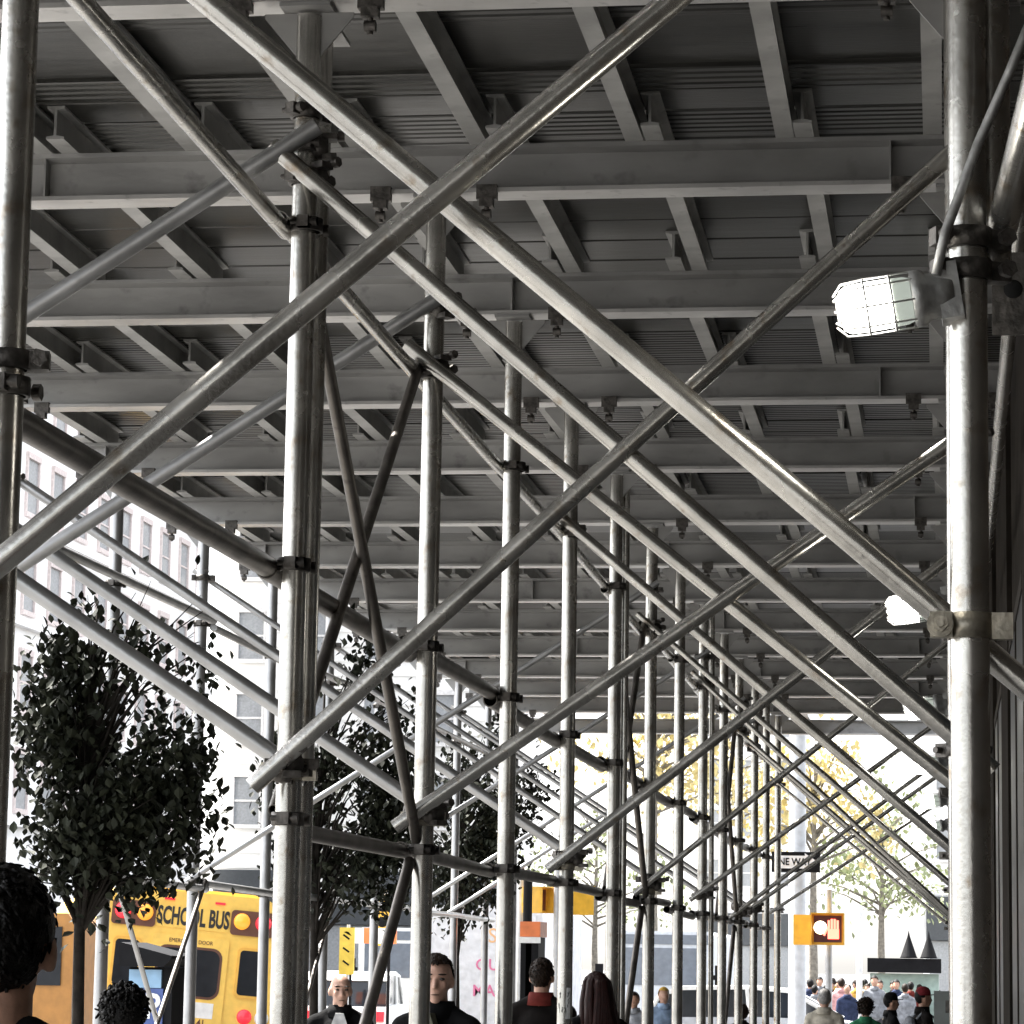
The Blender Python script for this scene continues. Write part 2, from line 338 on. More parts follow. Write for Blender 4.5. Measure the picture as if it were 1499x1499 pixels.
# ---- caged lamps on the wall-side row
GL = bpy.data.materials.new('lamp_glass'); GL.use_nodes = True
_b = GL.node_tree.nodes['Principled BSDF']; _b.inputs['Base Color'].default_value = (.9, .9, .86, 1); _b.inputs['Emission Color'].default_value = (1, .98, .92, 1)
_n = GL.node_tree.nodes.new('ShaderNodeTexNoise'); _n.inputs['Scale'].default_value = 9; _r = GL.node_tree.nodes.new('ShaderNodeMapRange'); _r.inputs[3].default_value = 1.0; _r.inputs[4].default_value = 4
GL.node_tree.links.new(_n.outputs[0], _r.inputs[0]); GL.node_tree.links.new(_r.outputs[0], _b.inputs['Emission Strength'])
BULB = plain('lit_bulb', (1, .97, .9), .4, emit=(1, .97, .88), estr=14)
NECK = plain('frosted_glass', (.42, .45, .42), .15, emit=(.9, 1, .88), estr=.07)
CAGE = plain('cage_wire', (.75, .75, .73), .35, .6)
LG = mat('lamp_casting', (.4, .4, .39), .5, .7, .15, 20, .2, 60)
def lamp(i):
    o = tag(empty('caged_lamp', (XR-.062, FY(i)-.03, 3.225)), f'lit caged jar lamp on the {ORD[i]} post beside the dark wall', 'lamp', 'caged lamps on the wall-side posts')
    o.rotation_euler = (0, radians(-9), 0)
    link('lamp_base', MB().lathe([(0, .03), (.05, .03), (.055, 0), (.055, -.03), (.066, -.04), (.066, -.062), (.05, -.066)], n=20, axis='X').mesh('lamp_base', LG), o)
    link('lamp_jar', MB().lathe([(.0565, -.108), (.057, -.17), (.055, -.212), (.045, -.228), (0, -.232)], n=20, axis='X').mesh('lamp_jar', GL), o)
    link('jar_neck', MB().lathe([(.05, -.066), (.055, -.08), (.056, -.107)], n=20, axis='X').mesh('jar_neck', NECK), o)
    cg = MB()
    for k in range(8):
        a = 2*pi*k/8+.2
        cg.path([(-.06, .064*cos(a), .064*sin(a)), (-.17, .064*cos(a), .064*sin(a)), (-.222, .06*cos(a), .06*sin(a)), (-.243, .035*cos(a), .035*sin(a))], .0026, 5)
    for xx, rr in ((-.11, .065), (-.17, .065), (-.236, .028)):
        cg.path([(xx, rr*cos(2*pi*k/16), rr*sin(2*pi*k/16)) for k in range(17)], .003, 5)
    link('lamp_cage', cg.mesh('lamp_cage', CAGE), o)
    link('lamp_box', MB().box((.02, .0, 0), (.05, .09, .13)).mesh('lamp_box', LG), o)
    if i < 3:
        pl = bpy.data.lights.new('lamp_light', 'POINT'); pl.energy = .7; pl.shadow_soft_size = .05; pl.color = (1, .95, .84)
        lo = bpy.data.objects.new('lamp_light', pl); C.objects.link(lo); lo.parent = o; lo.location = (-.33, -.05, 0)
    return o
for i in (0, 2, 4, 6, 8, 10): lamp(i)
cpts = [at(1370, 402, FY(0)-.09), at(1384, 340, FY(0)-.09), at(1432, 210, FY(0)-.10), at(1476, 110, FY(0)-.12), at(1530, -20, FY(0)-.2)]
tag(link('lamp_conduit', MB().path(cpts, .0115, 10).mesh('lamp_conduit', LG)), 'thin grey conduit running up from the big caged lamp past the post', 'conduit')
cb = at(1483, 424, FY(0)+.3)
o = tag(link('hanging_plate', MB().b2((-.05, -.006, -.11), (.09, .006, .09)).mesh('hanging_plate', CLAMP), None, cb), 'dark steel plate with a round hole right of the nearest wall-side post', 'plate')
link('hole_ring', MB().lathe([(0, -.009), (.021, -.009), (.024, -.004)], n=20, axis='Y').mesh('hole_ring', plain('black_hole', (.004, .004, .004), 1.)), o)
GREYBOX = plain('grey_box', (.22, .24, .23), .5, .3)
eb = at(1384, 1478, FY(5)); o = tag(link('switch_box', MB().b2((-.075, -.06, -.13), (.085, .05, .12)).mesh('switch_box', GREYBOX), None, eb), 'grey electrical box low on a far wall-side post', 'electrical box')
link('box_door', MB().b2((.0, -.066, -.02), (.06, -.0605, .06)).mesh('box_door', CLAMP), o)
# ------------------------------------------------------------------ right-hand building
b = tag(empty('dark_building', (0, 0, 0)), 'dark brown stone building rising along the right edge of the shed', 'building')
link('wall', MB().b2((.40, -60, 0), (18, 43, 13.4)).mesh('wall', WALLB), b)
st = MB().b2((.368, -1.1, 0), (.399, 1.1, 5.9)).mesh('pilaster', WALLB); sf = MB().b2((.38, -1.6, .5), (.399, 1.6, 3.6)).mesh('shop_window', plain('dark_glass', (.012, .013, .014), .35, 0, spec=.12))
fr = MB().b2((.372, -1.64, 3.6), (.3995, 1.64, 3.68)).b2((.372, -.03, .5), (.3995, .03, 3.6)).mesh('window_frame', plain('bronze_frame', (.03, .025, .02), .7, 0, spec=.1))
for k in range(6):
    link('pilaster', st, b, (0, 8+6*k, 0)); w_ = link('shop_window', sf, b, (0, 11+6*k, 0)); link('window_frame', fr, w_)
# ------------------------------------------------------------------ left street: buildings
STONE = mat('pale_stone', (.84, .83, .82), .8, 0, .08, .6, 0); STONE2 = mat('cream_stone', (.84, .825, .79), .8, 0, .08, .5)
GLASSD = plain('window_glass', (.30, .31, .32), .15); TRIM = plain('window_trim', (.7, .68, .66), .6); REDT = plain('red_trim', (.62, .54, .52), .6); SHOP = plain('shop_band', (.05, .055, .06), .5); SIGNW = plain('sign_white', (.8, .8, .8), .5)
def facade(name, label, x, y0, y1, h, floors, z0, fh, sp, ww, wh, m, facing, trim):
    b = tag(empty(name, (0, 0, 0)), label, 'building', 'buildings across the avenue')
    wt = .35
    if facing == 'X':
        link('wall', MB().b2((x-14, y0, 0), (x, y1, h)).mesh('wall', m), b)
        wm = MB().b2((.0, -ww/2, 0), (.02, ww/2, wh)).mesh('window', GLASSD); fm = MB().b2((.0, -ww/2-.15, -.2), (.14, ww/2+.15, 0)).b2((0, -ww/2-.15, 0), (.1, -ww/2, wh)).b2((0, ww/2, 0), (.1, ww/2+.15, wh)).b2((0, -ww/2-.15, wh), (.14, ww/2+.15, wh+.25)).b2((.021, -ww/2, wh*.5-.04), (.06, ww/2, wh*.5+.04)).mesh('window_frame', trim)
        co = MB().b2((x, y0, 0), (x+.35, y1, .3)).mesh('cornice', m)
        n = int((y1-y0)/sp)
        for fl in range(floors):
            link('cornice', co, b, (.002, 0, z0+fh*fl-.75))
            for k in range(n):
                w_ = link('window', wm, b, (x+.002, y0+sp*(k+.5), z0+fh*fl)); link('window_frame', fm, w_)
        for k in range(n):
            w_ = link('shop_window', MB().b2((0, -1.5, .4), (.03, 1.5, 3.4)).mesh('shop_window', GLASSD) if k == 0 else bpy.data.meshes['shop_pane_'+name], b, (x+.002, y0+sp*(k+.5), 0))
            if k == 0: w_.data.name = 'shop_pane_'+name
    else:
        link('wall', MB().b2((y0, x, 0), (y1, x+14, h)).mesh('wall', m), b)
        cs = MB().b2((y0, x-.06, 0), (y1, x, .35)).mesh('stone_course', m)
        for k in range(int(h/.75)): link('stone_course', cs, b, (0, -.001, 6.2+.75*k)) if 6.2+.75*k < h-.5 else None
        wm = MB().b2((-ww/2, -.02, 0), (ww/2, -.0, wh)).mesh('window', GLASSD); fm = MB().b2((-ww/2-.15, -.2, -.2), (ww/2+.15, -.065, 0)).b2((-ww/2-.12, -.16, 0), (-ww/2, -.0, wh)).b2((ww/2, -.16, 0), (ww/2+.12, -.0, wh)).b2((-ww/2-.15, -.2, wh), (ww/2+.15, -.0, wh+.25)).b2((-ww/2, -.1, wh*.5-.05), (ww/2, -.021, wh*.5+.05)).mesh('window_frame', trim)
        n = int((y1-y0)/sp)
        for fl in range(floors):
            for k in range(n):
                w_ = link('window', wm, b, (y0+sp*(k+.5), x-.064, z0+fh*fl)); link('window_frame', fm, w_)
        link('shop_front', MB().b2((y0+.4, x-.5, 0), (y1-.4, x-.07, 3.4)).mesh('shop_front', GLASSD), b)
        link('shop_sign', MB().b2((y0+.2, x-.8, 3.45), (y1-.2, x-.07, 6.1)).mesh('shop_sign', SHOP), b)
    return b
facade('stone_building', 'pale stone building with rows of narrow windows across the avenue on the left', -37, 60, 150, 29, 6, 7.5, 4.0, 3.6, 1.5, 2.2, STONE, 'X', REDT)
facade('corner_building', 'pale building of horizontal stone courses above a dark shop band', 152, -36.8, -22, 42, 8, 8.4, 4.2, 3.3, 1.3, 2.4, STONE2, 'Y', TRIM)
facade('far_building', 'farthest pale tower beyond the corner building down the avenue', 260, -21, -12, 70, 14, 8.4, 4.2, 3.0, 1.3, 2.2, STONE, 'Y', TRIM)
tag(link('added_light_blocker', MB().b2((-7, -85, 0), (22, -70, 24)).mesh('wall', STONE)), 'unseen pale block added behind the camera to cut light from there', 'building')  # unseen building, added to close off the sky light from behind
facade('white_building', 'white building far beyond the cross street on the right', 190, -1.5, 20, 60, 12, 8.4, 4.2, 3.0, 1.3, 2.2, STONE, 'Y', TRIM)
# ------------------------------------------------------------------ text helper
def text(s, size, m, parent, loc, rot, bold=0., sx=1., depth=.004, name='lettering'):
    cu = bpy.data.curves.new('t', 'FONT'); cu.body = s; cu.size = size; cu.align_x = 'CENTER'; cu.align_y = 'CENTER'; cu.extrude = depth; cu.offset = bold; cu.resolution_u = 3
    t = bpy.data.objects.new('t', cu); C.objects.link(t)
    me = bpy.data.meshes.new_from_object(t.evaluated_get(bpy.context.evaluated_depsgraph_get())); bpy.data.objects.remove(t)
    me.materials.clear(); me.materials.append(m)
    o = link(name, me, parent, loc, rot); o.scale = (sx, 1, 1); return o
# ------------------------------------------------------------------ school buses
YEL = plain('bus_yellow', (.86, .56, .12), .35, v=.05); YEL2 = plain('bus_yellow_trim', (.78, .44, .08), .4, v=.05); BLK = plain('black_rubber', (.02, .02, .02), .55); DGL = plain('bus_glass', (.02, .022, .026), .08)
REDL = plain('red_lens', (.75, .03, .05), .25, emit=(1, .04, .06), estr=.12); AMB = plain('amber_lens', (.85, .3, .03), .25, emit=(1, .4, .05), estr=.15); HOUS = plain('lamp_housing', (.12, .05, .03), .6); WHT = plain('white_paint', (.78, .78, .76), .45); CHR = plain('chrome', (.6, .6, .6), .2, .9)
def bus(loc, rz, label, roll=0.):
    b = tag(empty('school_bus', loc, rz), label, 'school bus'); b.rotation_euler = (0, roll, rz)
    w, L = 1.22, 10.5
    def roundrect(x0, x1, z0, z1, r, n=5):
        pts = []
        for cx, cz_, a0 in ((x1-r, z1-r, 0), (x0+r, z1-r, 90), (x0+r, z0+r, 180), (x1-r, z0+r, 270)):
            for k in range(n+1):
                a = radians(a0+90*k/n); pts.append((cx+r*cos(a), cz_+r*sin(a)))
        return pts
    body = roundrect(-w, w, .55, 2.95, .28)
    link('body', MB().prism(body, 0, L, 'Y').mesh('body', YEL), b)
    link('roof_cap', MB().prism(roundrect(-w*.93, w*.93, 2.2, 3.0, .33), .12, L-.3, 'Y').mesh('roof_cap', YEL), b)
    hood = MB().prism(roundrect(-1.0, 1.0, .6, 1.75, .25), L+.001, L+1.5, 'Y').mesh('hood', YEL); link('hood', hood, b)
    link('bumper', MB().b2((-1.2, -.22, .45), (1.2, -.0, .75)).mesh('bumper', BLK), b)
    for sx in (-1, 1):
        for yy in (2.4, 10.6):
            wl_ = link('wheel', MB().lathe([(0, -.14), (.3, -.14), (.47, -.12), (.5, -.05), (.5, .05), (.47, .12), (.3, .14), (0, .14)], n=20, axis='X').mesh('wheel', BLK), b, (sx*1.06, yy, .5))
            link('hub', MB().lathe([(0, -.16), (.2, -.15), (.22, .15), (0, .16)], n=12, axis='X').mesh('hub', CHR), wl_)
        for k in range(9):
            link('side_window', MB().prism(roundrect(.8+.95*k, 1.6+.95*k, 1.75, 2.5, .08), sx*w-.01, sx*w+.012, 'X').mesh('side_window', DGL), b)
        for zz_ in (.95, 1.3, 1.62): link('rub_rail', MB().b2((sx*w, .1, zz_-.04), (sx*(w+.02), L-.2, zz_+.04)).mesh('rub_rail', BLK), b)
        h_ = link('warning_light_panel', MB().prism(roundrect(sx*.82-.3, sx*.82+.3, 2.43, 2.77, .05), -.03, .001, 'Y').mesh('warning_light_panel', HOUS), b)
        link('warning_light', MB().lathe([(0, -.075), (.07, -.065), (.11, -.035), (.115, 0)], c=(sx*.97, -.02, 2.62), n=20, axis='Y').mesh('warning_light', REDL), h_)
        link('warning_light', MB().lathe([(0, -.075), (.07, -.065), (.11, -.035), (.115, 0)], c=(sx*.67, -.02, 2.62), n=20, axis='Y').mesh('warning_light', AMB), h_)
        f_ = link('rear_window_frame', MB().prism(roundrect(sx*.86-.2, sx*.86+.2, 1.58, 2.27, .07), -.025, .0, 'Y').mesh('rear_window_frame', YEL2), b)
        link('pane', MB().prism(roundrect(sx*.86-.165, sx*.86+.165, 1.62, 2.23, .05), -.03, -.001, 'Y').mesh('pane', DGL), f_)
        link('tail_light', MB().lathe([(0, -.05), (.09, -.04), (.105, 0)], c=(sx*.84, 0, 1.33), n=18, axis='Y').mesh('tail_light', REDL), b)
        link('reversing_light', MB().lathe([(0, -.05), (.08, -.04), (.1, 0)], c=(sx*1.08, 0, 1.33), n=18, axis='Y').mesh('reversing_light', WHT), b)
        link('vent', MB().b2((sx*.6, -.03, 1.02), (sx*1.1, .0, 1.15)).b2((sx*.6, -.045, 1.06), (sx*1.1, -.03, 1.07)).mesh('vent', BLK), b)
        link('marker_light', MB().b2((sx*.35-.07, -.02, 2.82), (sx*.35+.07, .0, 2.85)).mesh('marker_light', REDL), b)
    d_ = link('rear_door', MB().prism(roundrect(-.53, .53, .75, 2.36, .06), -.022, .0, 'Y').mesh('rear_door', YEL), b)
    link('door_window', MB().prism(roundrect(-.42, .42, 1.55, 2.18, .12), -.034, -.021, 'Y').mesh('door_window', DGL), d_); link('window_seal', MB().prism(roundrect(-.455, .455, 1.515, 2.215, .14), -.029, -.02, 'Y').mesh('window_seal', HOUS), d_)
    link('lower_window', MB().prism(roundrect(-.38, .38, .85, 1.12, .08), -.034, -.021, 'Y').mesh('lower_window', DGL), d_)
    link('notice', MB().b2((-.02, -.026, 1.26), (.4, -.0215, 1.47)).mesh('notice', WHT), d_)
    sb = link('sign_panel', MB().prism(roundrect(-.5, .5, 2.45, 2.76, .03), -.012, .0, 'Y').mesh('sign_panel', YEL), b)
    text('SCHOOL BUS', .33, BLK, sb, (0, -.014, 2.60), (pi/2, 0, 0), .011, .50)
    text('EMERGENCY DOOR', .075, HOUS, d_, (0, -.024, 2.28), (pi/2, 0, 0), 0, .9)
    text('141', .13, HOUS, d_, (.22, -.024, 1.19), (pi/2, 0, 0), .002, .9)
    return b
P = at(259, 1419, 41.3); bus((P.x, 41.3, -.36), radians(20), 'yellow school bus showing its rear door and red and amber lamps', radians(4.5))
OBR = plain('orange_brown', (.42, .19, .04), .5)
P = at(106, 1419, 36); ot = tag(empty('food_cart', (P.x-.98, 36, -.02)), 'orange-brown food cart with tall dark windows at the left edge behind the near man', 'cart')
link('body', MB().prism([(-.98, .5), (.98, .5), (.98, 2.12), (.9, 2.22), (-.9, 2.22), (-.98, 2.12)], 0, 1.1, 'Y').mesh('body', OBR), ot)
for x0, x1 in ((-.75, -.05), (.42, .84)): link('window', MB().b2((x0, -.02, 1.36), (x1, -.002, 2.06)).mesh('window', DGL), ot)
link('door_seam', MB().b2((.18, -.012, .6), (.20, -.002, 2.1)).mesh('door_seam', HOUS), ot); link('base_frame', MB().b2((-.9, .05, .42), (.9, 1.0, .498)).mesh('base_frame', BLK), ot); link('counter', MB().b2((-.7, -.22, 1.2), (.0, -.003, 1.25)).mesh('counter', CHR), ot)
for sx in (-1, 1): link('wheel', MB().lathe([(0, -.08), (.2, -.08), (.26, -.07), (.26, .07), (.2, .08), (0, .08)], n=16, axis='X').mesh('wheel', BLK), ot, (sx*.85, .55, .28))
# ------------------------------------------------------------------ trees
BARK = mat('bark', (.022, .019, .016), .9, 0, .25, 12, .5, 40, spec=.1); BARKP = mat('pale_bark', (.2, .18, .15), .9, 0, .2, 12, .5, 40)
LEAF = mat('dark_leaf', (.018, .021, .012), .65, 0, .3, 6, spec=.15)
LEAFY = mat('yellow_leaf', (.62, .52, .24), .6, 0, .2, 2); LEAFG = mat('pale_green_leaf', (.34, .38, .2), .6, 0, .25, 2)
LEAFR = mat('russet_leaf', (.10, .02, .02), .5, 0, .3, 6)
def leafquad(mb, c, s, rng):
    rot = Matrix.Rotation(rng.uniform(0, 6.28), 3, 'Z') @ Matrix.Rotation(rng.uniform(.3, 1.5), 3, 'X') @ Matrix.Rotation(rng.uniform(-.8, .8), 3, 'Y')
    pts = [(0, 0, 0), (.34*s, .38*s, .08*s), (0, s, -.06*s), (-.34*s, .38*s, .08*s), (.28*s, .68*s, .03*s), (-.28*s, .68*s, .03*s)]
    vs = [rot @ Vector(p)+c for p in pts]
    mb.add(vs, [(0, 1, 4, 2), (0, 2, 5, 3)])
def tree(name, x, y, trunk_h, crown, leafs, ls, label, cat, leafm, seed, singles=0, blobs=None, tr=.042, group=None):
    rng = random.Random(seed)
    t = tag(empty(name, (x, y, 0)), label, cat, group)
    tb = MB(); top = max(c[2]+c[5]*.8 for c in crown)
    tb.path([(0, 0, -.2), (.02, 0, trunk_h*.5), (.0, 0, trunk_h), (.03, 0, (trunk_h+top)/2), (.05, 0, top*.97)], [tr*1.2, tr, tr*.85, tr*.5, tr*.15], 10)
    tips = []
    for c in crown:
        for k in range(7):
            a = rng.uniform(0, 6.28); u = rng.uniform(.3, .95)
            e = Vector((c[0]+c[3]*cos(a)*u, c[1]+c[4]*sin(a)*u, c[2]+c[5]*rng.uniform(-.4, .95)))
            z0 = max(trunk_h*.85, min(e.z-.5, top*.8)-rng.uniform(0, .5)); s0 = Vector((.02, 0, z0)); m_ = s0.lerp(e, .5)+Vector((0, 0, .15))
            tb.path([s0, m_, e], [tr*.36, tr*.2, tr*.05], 6); tips.append((s0, m_, e))
    link('trunk', tb.mesh('trunk', BARK if tr < .1 else BARKP), t)
    lb = MB(); pts = []
    vol = [(c[3]*c[4]*c[5])**.7 for c in crown]
    ncl = leafs//22
    for k in range(ncl):
        c = rng.choices(crown, vol)[0]
        d = Vector((rng.gauss(0, 1), rng.gauss(0, 1), rng.gauss(0, 1))).normalized()*rng.random()**.45
        cc = Vector((c[0]+d.x*c[3], c[1]+d.y*c[4], c[2]+d.z*c[5])); sp = ls*rng.uniform(.7, 1.7)
        if noise.noise(Vector((cc.x*1.9+seed, cc.y*1.2, cc.z*1.9))) < -.22: continue
        for j in range(22):
            leafquad(lb, cc+Vector((rng.gauss(0, 1), rng.gauss(0, 1), rng.gauss(0, 1.1)))*sp, ls*rng.uniform(.6, 1.15), rng)
    cr_ = link('crown', lb.mesh('crown', leafm), t); cr_['kind'] = 'stuff'
    for k in range(singles):
        c = crown[k % len(crown)]; d = Vector((rng.gauss(0, 1), rng.gauss(0, .5), rng.gauss(0, 1))).normalized()
        m1 = MB(); leafquad(m1, Vector((0, 0, 0)), ls*rng.uniform(.8, 1.15), rng)
        link('leaf', m1.mesh('leaf', leafm), t, (c[0]+d.x*c[3]*1.1, c[1]+d.y*c[4]*1.1, c[2]+d.z*c[5]*1.1))
    return t
# crowns: (dx, dy, z, rx, ry, rz)
P = at(113, 1419, 19.9)
sc = lambda cr, q, z0=1.7: [(a*q, b*q, z0+(c-z0)*q, d*q, e*q, f*q) for a, b, c, d, e, f in cr]
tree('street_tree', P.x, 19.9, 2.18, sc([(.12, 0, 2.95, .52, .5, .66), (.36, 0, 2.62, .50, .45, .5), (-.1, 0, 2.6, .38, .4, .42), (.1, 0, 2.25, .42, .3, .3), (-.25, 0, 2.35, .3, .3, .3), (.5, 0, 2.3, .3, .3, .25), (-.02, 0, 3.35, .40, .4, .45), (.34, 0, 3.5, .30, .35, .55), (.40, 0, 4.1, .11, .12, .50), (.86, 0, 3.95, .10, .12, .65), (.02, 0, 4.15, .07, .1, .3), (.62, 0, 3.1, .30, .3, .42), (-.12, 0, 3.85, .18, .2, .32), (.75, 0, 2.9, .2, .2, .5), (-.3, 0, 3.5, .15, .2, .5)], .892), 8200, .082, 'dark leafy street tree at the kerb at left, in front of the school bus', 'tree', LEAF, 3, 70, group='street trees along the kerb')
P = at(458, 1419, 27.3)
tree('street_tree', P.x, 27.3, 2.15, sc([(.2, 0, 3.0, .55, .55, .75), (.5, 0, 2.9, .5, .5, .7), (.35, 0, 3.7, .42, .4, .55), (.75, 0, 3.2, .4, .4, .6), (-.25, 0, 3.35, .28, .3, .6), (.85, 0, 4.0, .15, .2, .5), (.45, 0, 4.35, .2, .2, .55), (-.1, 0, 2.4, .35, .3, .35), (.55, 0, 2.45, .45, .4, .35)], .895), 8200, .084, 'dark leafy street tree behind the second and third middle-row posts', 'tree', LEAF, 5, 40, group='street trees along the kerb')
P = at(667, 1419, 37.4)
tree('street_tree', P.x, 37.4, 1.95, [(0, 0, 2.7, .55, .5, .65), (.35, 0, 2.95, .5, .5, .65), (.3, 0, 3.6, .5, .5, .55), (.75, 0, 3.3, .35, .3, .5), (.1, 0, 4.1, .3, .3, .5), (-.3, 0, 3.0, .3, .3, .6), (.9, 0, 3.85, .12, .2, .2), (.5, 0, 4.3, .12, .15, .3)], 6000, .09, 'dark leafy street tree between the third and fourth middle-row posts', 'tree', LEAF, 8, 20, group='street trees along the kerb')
for (px, Y, r, z, lm, lab, sd) in ((955, 78, 2.6, 7.4, LEAFY, 'pale yellow autumn tree behind the sixth middle-row post', 11), (1190, 88, 2.5, 6.4, LEAFY, 'yellow autumn tree above the crossing signal and one way sign', 12), (1290, 100, 3.0, 5.2, LEAFG, 'pale green tree beyond the crowd near the black kiosk', 13), (1060, 110, 3.6, 8.5, LEAFY, 'tall yellow tree behind the far middle-row posts', 14), (870, 120, 4, 5.2, LEAFG, 'pale green tree low behind the back-to-back yellow signals', 15)):
    P = at(px, 1419, Y)
    tree('autumn_tree', P.x, Y, z*.45, [(0, 0, z, r*.75, r*.7, r*.6), (r*.5, 0, z-.8, r*.5, r*.5, r*.45), (-r*.5, .3, z-.5, r*.5, r*.5, r*.5), (.2, 0, z+r*.5, r*.5, r*.5, r*.4)], 1500, .24, lab, 'tree', lm, sd, tr=.13, group='autumn trees down the avenue')
# ------------------------------------------------------------------ street furniture
POLE = plain('grey_pole', (.45, .46, .47), .5, .4); SIGY = plain('signal_yellow', (.72, .40, .04), .4); BLUE = plain('sign_blue', (.05, .09, .28), .45); LBLUE = plain('panel_blue', (.25, .42, .6), .4); KDARK = plain('kiosk_dark', (.009, .009, .01), .7, spec=.1); ORNG = plain('orange_panel', (.75, .2, .06), .5)
P = at(232, 1419, 23.6)
k = tag(empty('parking_meter_kiosk', (P.x, 23.6, 0)), 'dark parking meter kiosk with slanted hood and blue P sign before the school bus', 'parking meter')
k.rotation_euler[2] = radians(-14)
link('cabinet', MB().b2((-.19, -.12, 0), (.19, .14, 1.62)).mesh('cabinet', KDARK), k)
link('hood', MB().prism([(-.22, 1.625), (-.225, 1.80), (-.21, 1.81), (.24, 1.71), (.24, 1.685), (.17, 1.625)], -.24, .18, 'Y').mesh('hood', KDARK), k)
link('blue_band', MB().b2((-.185, -.135, 1.46), (.10, -.121, 1.60)).mesh('blue_band', LBLUE), k)
pn = link('sign_panel', MB().b2((-.12, -.135, 1.15), (.12, -.121, 1.455)).mesh('sign_panel', BLUE), k)
text('P', .27, SIGNW, pn, (.03, -.138, 1.31), (pi/2, 0, 0), .006)
def signal(px, Y, z, label, hand=False, w=.36, h=.40, rz=0., pole=True):
    P = at(px, 1419, Y); s = tag(empty('pedestrian_signal', (P.x, Y, 0), rz), label, 'signal', 'yellow pedestrian signals at the corner')
    if pole: link('pole', MB().tube((0, .28, 0), (0, .28, z+.6), .055, 12).mesh('pole', POLE), s); link('bracket', MB().b2((-.03, .1, z-.1), (.03, .27, z-.04)).b2((-.03, .1, z+.04), (.03, .27, z+.1)).mesh('bracket', SIGY), s)
    h_ = link('housing', MB().b2((-w/2, -.1, z-h/2), (w/2, .12, z+h/2)).mesh('housing', SIGY), s)
    link('visor', MB().b2((-w/2, -.28, z+h/2-.015), (w/2, -.102, z+h/2)).b2((-w/2, -.26, z-h/2), (-w/2+.015, -.102, z+h/2-.016)).b2((w/2-.015, -.26, z-h/2), (w/2, -.102, z+h/2-.016)).mesh('visor', SIGY), h_)
    link('lens', MB().b2((-w/2+.04, -.105, z-h/2+.04), (w/2-.04, -.101, z+h/2-.04)).mesh('lens', plain('signal_lens', (.10, .03, .03), .3)), h_)
    if hand:
        RH = plain('red_hand', (.9, .12, .08), .4, emit=(1, .12, .08), estr=1.2); WH = plain('white_lamp', (.9, .8, .6), .4, emit=(1, .85, .55), estr=1.5)
        hm = MB().b2((.0, -.112, z-.15), (.17, -.106, z+.0))
        for q in range(4): hm.b2((.0+.044*q, -.112, z+.001), (.034+.044*q, -.106, z+.16-abs(q-1.5)*.02))
        hm.box((-.03, -.109, z-.04), (.032, .006, .13), Matrix.Rotation(radians(25), 3, 'Y'))
        link('hand_symbol', hm.mesh('hand_symbol', RH), h_)
        link('walk_lamp', MB().lathe([(0, -.118), (.07, -.114), (.10, -.106)], c=(-.11, 0, z+.02), n=16, axis='Y').mesh('walk_lamp', WH), h_)
    return s
signal(1212, 47, 2.28, 'yellow pedestrian signal with lit red hand beside the thick white pole', True, .50, .48)
signal(1176, 47.6, 2.27, 'plain yellow signal housing left of the one with the red hand', False, .30, .46, rz=radians(180), pole=False)
signal(782, 47, 2.66, 'yellow signal housing on the dark pole, left of the pair at the corner', False, .34, .40, rz=radians(60))
signal(840, 47, 2.66, 'yellow signal housing right of the pair at the corner, behind the fifth post', False, .30, .44, rz=radians(115))
P = at(771, 1419, 46.6); tag(link('dark_pole', MB().tube((0, 0, 0), (0, 0, 3.05), .07, 12).tube((0, 0, 3.05), (0, 0, 3.12), .09, 12, .02).mesh('dark_pole', KDARK), None, (P.x, 46.6, 0)), 'short dark pole beside the left yellow signal at the corner', 'pole')
P = at(561, 1352, 62); s_ = tag(empty('traffic_signal', (P.x, 62, 0)), 'three-lamp yellow traffic signal far behind the third middle-row post', 'traffic light')
link('pole', MB().tube((0, .2, 0), (0, .2, P.z+.7), .06, 10).mesh('pole', POLE), s_); h_ = link('housing', MB().b2((-.17, -.1, P.z-.45), (.17, .1, P.z+.5)).mesh('housing', SIGY), s_)
for q in range(3): link('lens', MB().lathe([(0, -.12), (.1, -.11), (.11, -.1)], c=(0, 0, P.z-.28+.31*q), n=14, axis='Y').mesh('lens', KDARK), h_)
P = at(1167, 1419, 49); lp = tag(empty('light_pole', (P.x, 49, 0)), 'thick pale lamp pole beside the red hand signal', 'pole')
link('shaft', MB().lathe([(.22, 0), (.2, .5), (.14, .6), (.13, 7.5), (.09, 9)], n=16).mesh('shaft', plain('pale_pole', (.62, .64, .66), .5)), lp)
P = at(1167, 1262, 48.5); sg = tag(empty('one_way_sign', (P.x, 48.5, 0)), 'black and white one way arrow sign on the pale lamp pole', 'sign')
link('panel', MB().b2((-.40, -.02, P.z-.16), (.36, .0, P.z+.16)).mesh('panel', KDARK), sg)
ar = link('arrow', MB().prism([(-.36, P.z-.10), (.12, P.z-.10), (.12, P.z-.14), (.33, P.z), (.12, P.z+.14), (.12, P.z+.10), (-.36, P.z+.10)], -.026, -.021, 'Y').mesh('arrow', SIGNW), sg)
text('ONE WAY', .155, KDARK, ar, (-.09, -.029, P.z), (pi/2, 0, 0), .003, .85)
link('bracket', MB().tube((0, .001, P.z-.1), (0, .35, P.z-.1), .02, 8).mesh('bracket', KDARK), sg)
P = at(1258, 1419, 60); tag(link('thin_post', MB().tube((0, 0, 0), (0, 0, 2.9), .06, 10).b2((-.3, -.03, 2.72), (.3, .03, 2.8)).mesh('thin_post', plain('white_post', (.75, .75, .75), .5)), None, (P.x, 60, 0)), 'slim white post with crossbar behind the crowd', 'post')
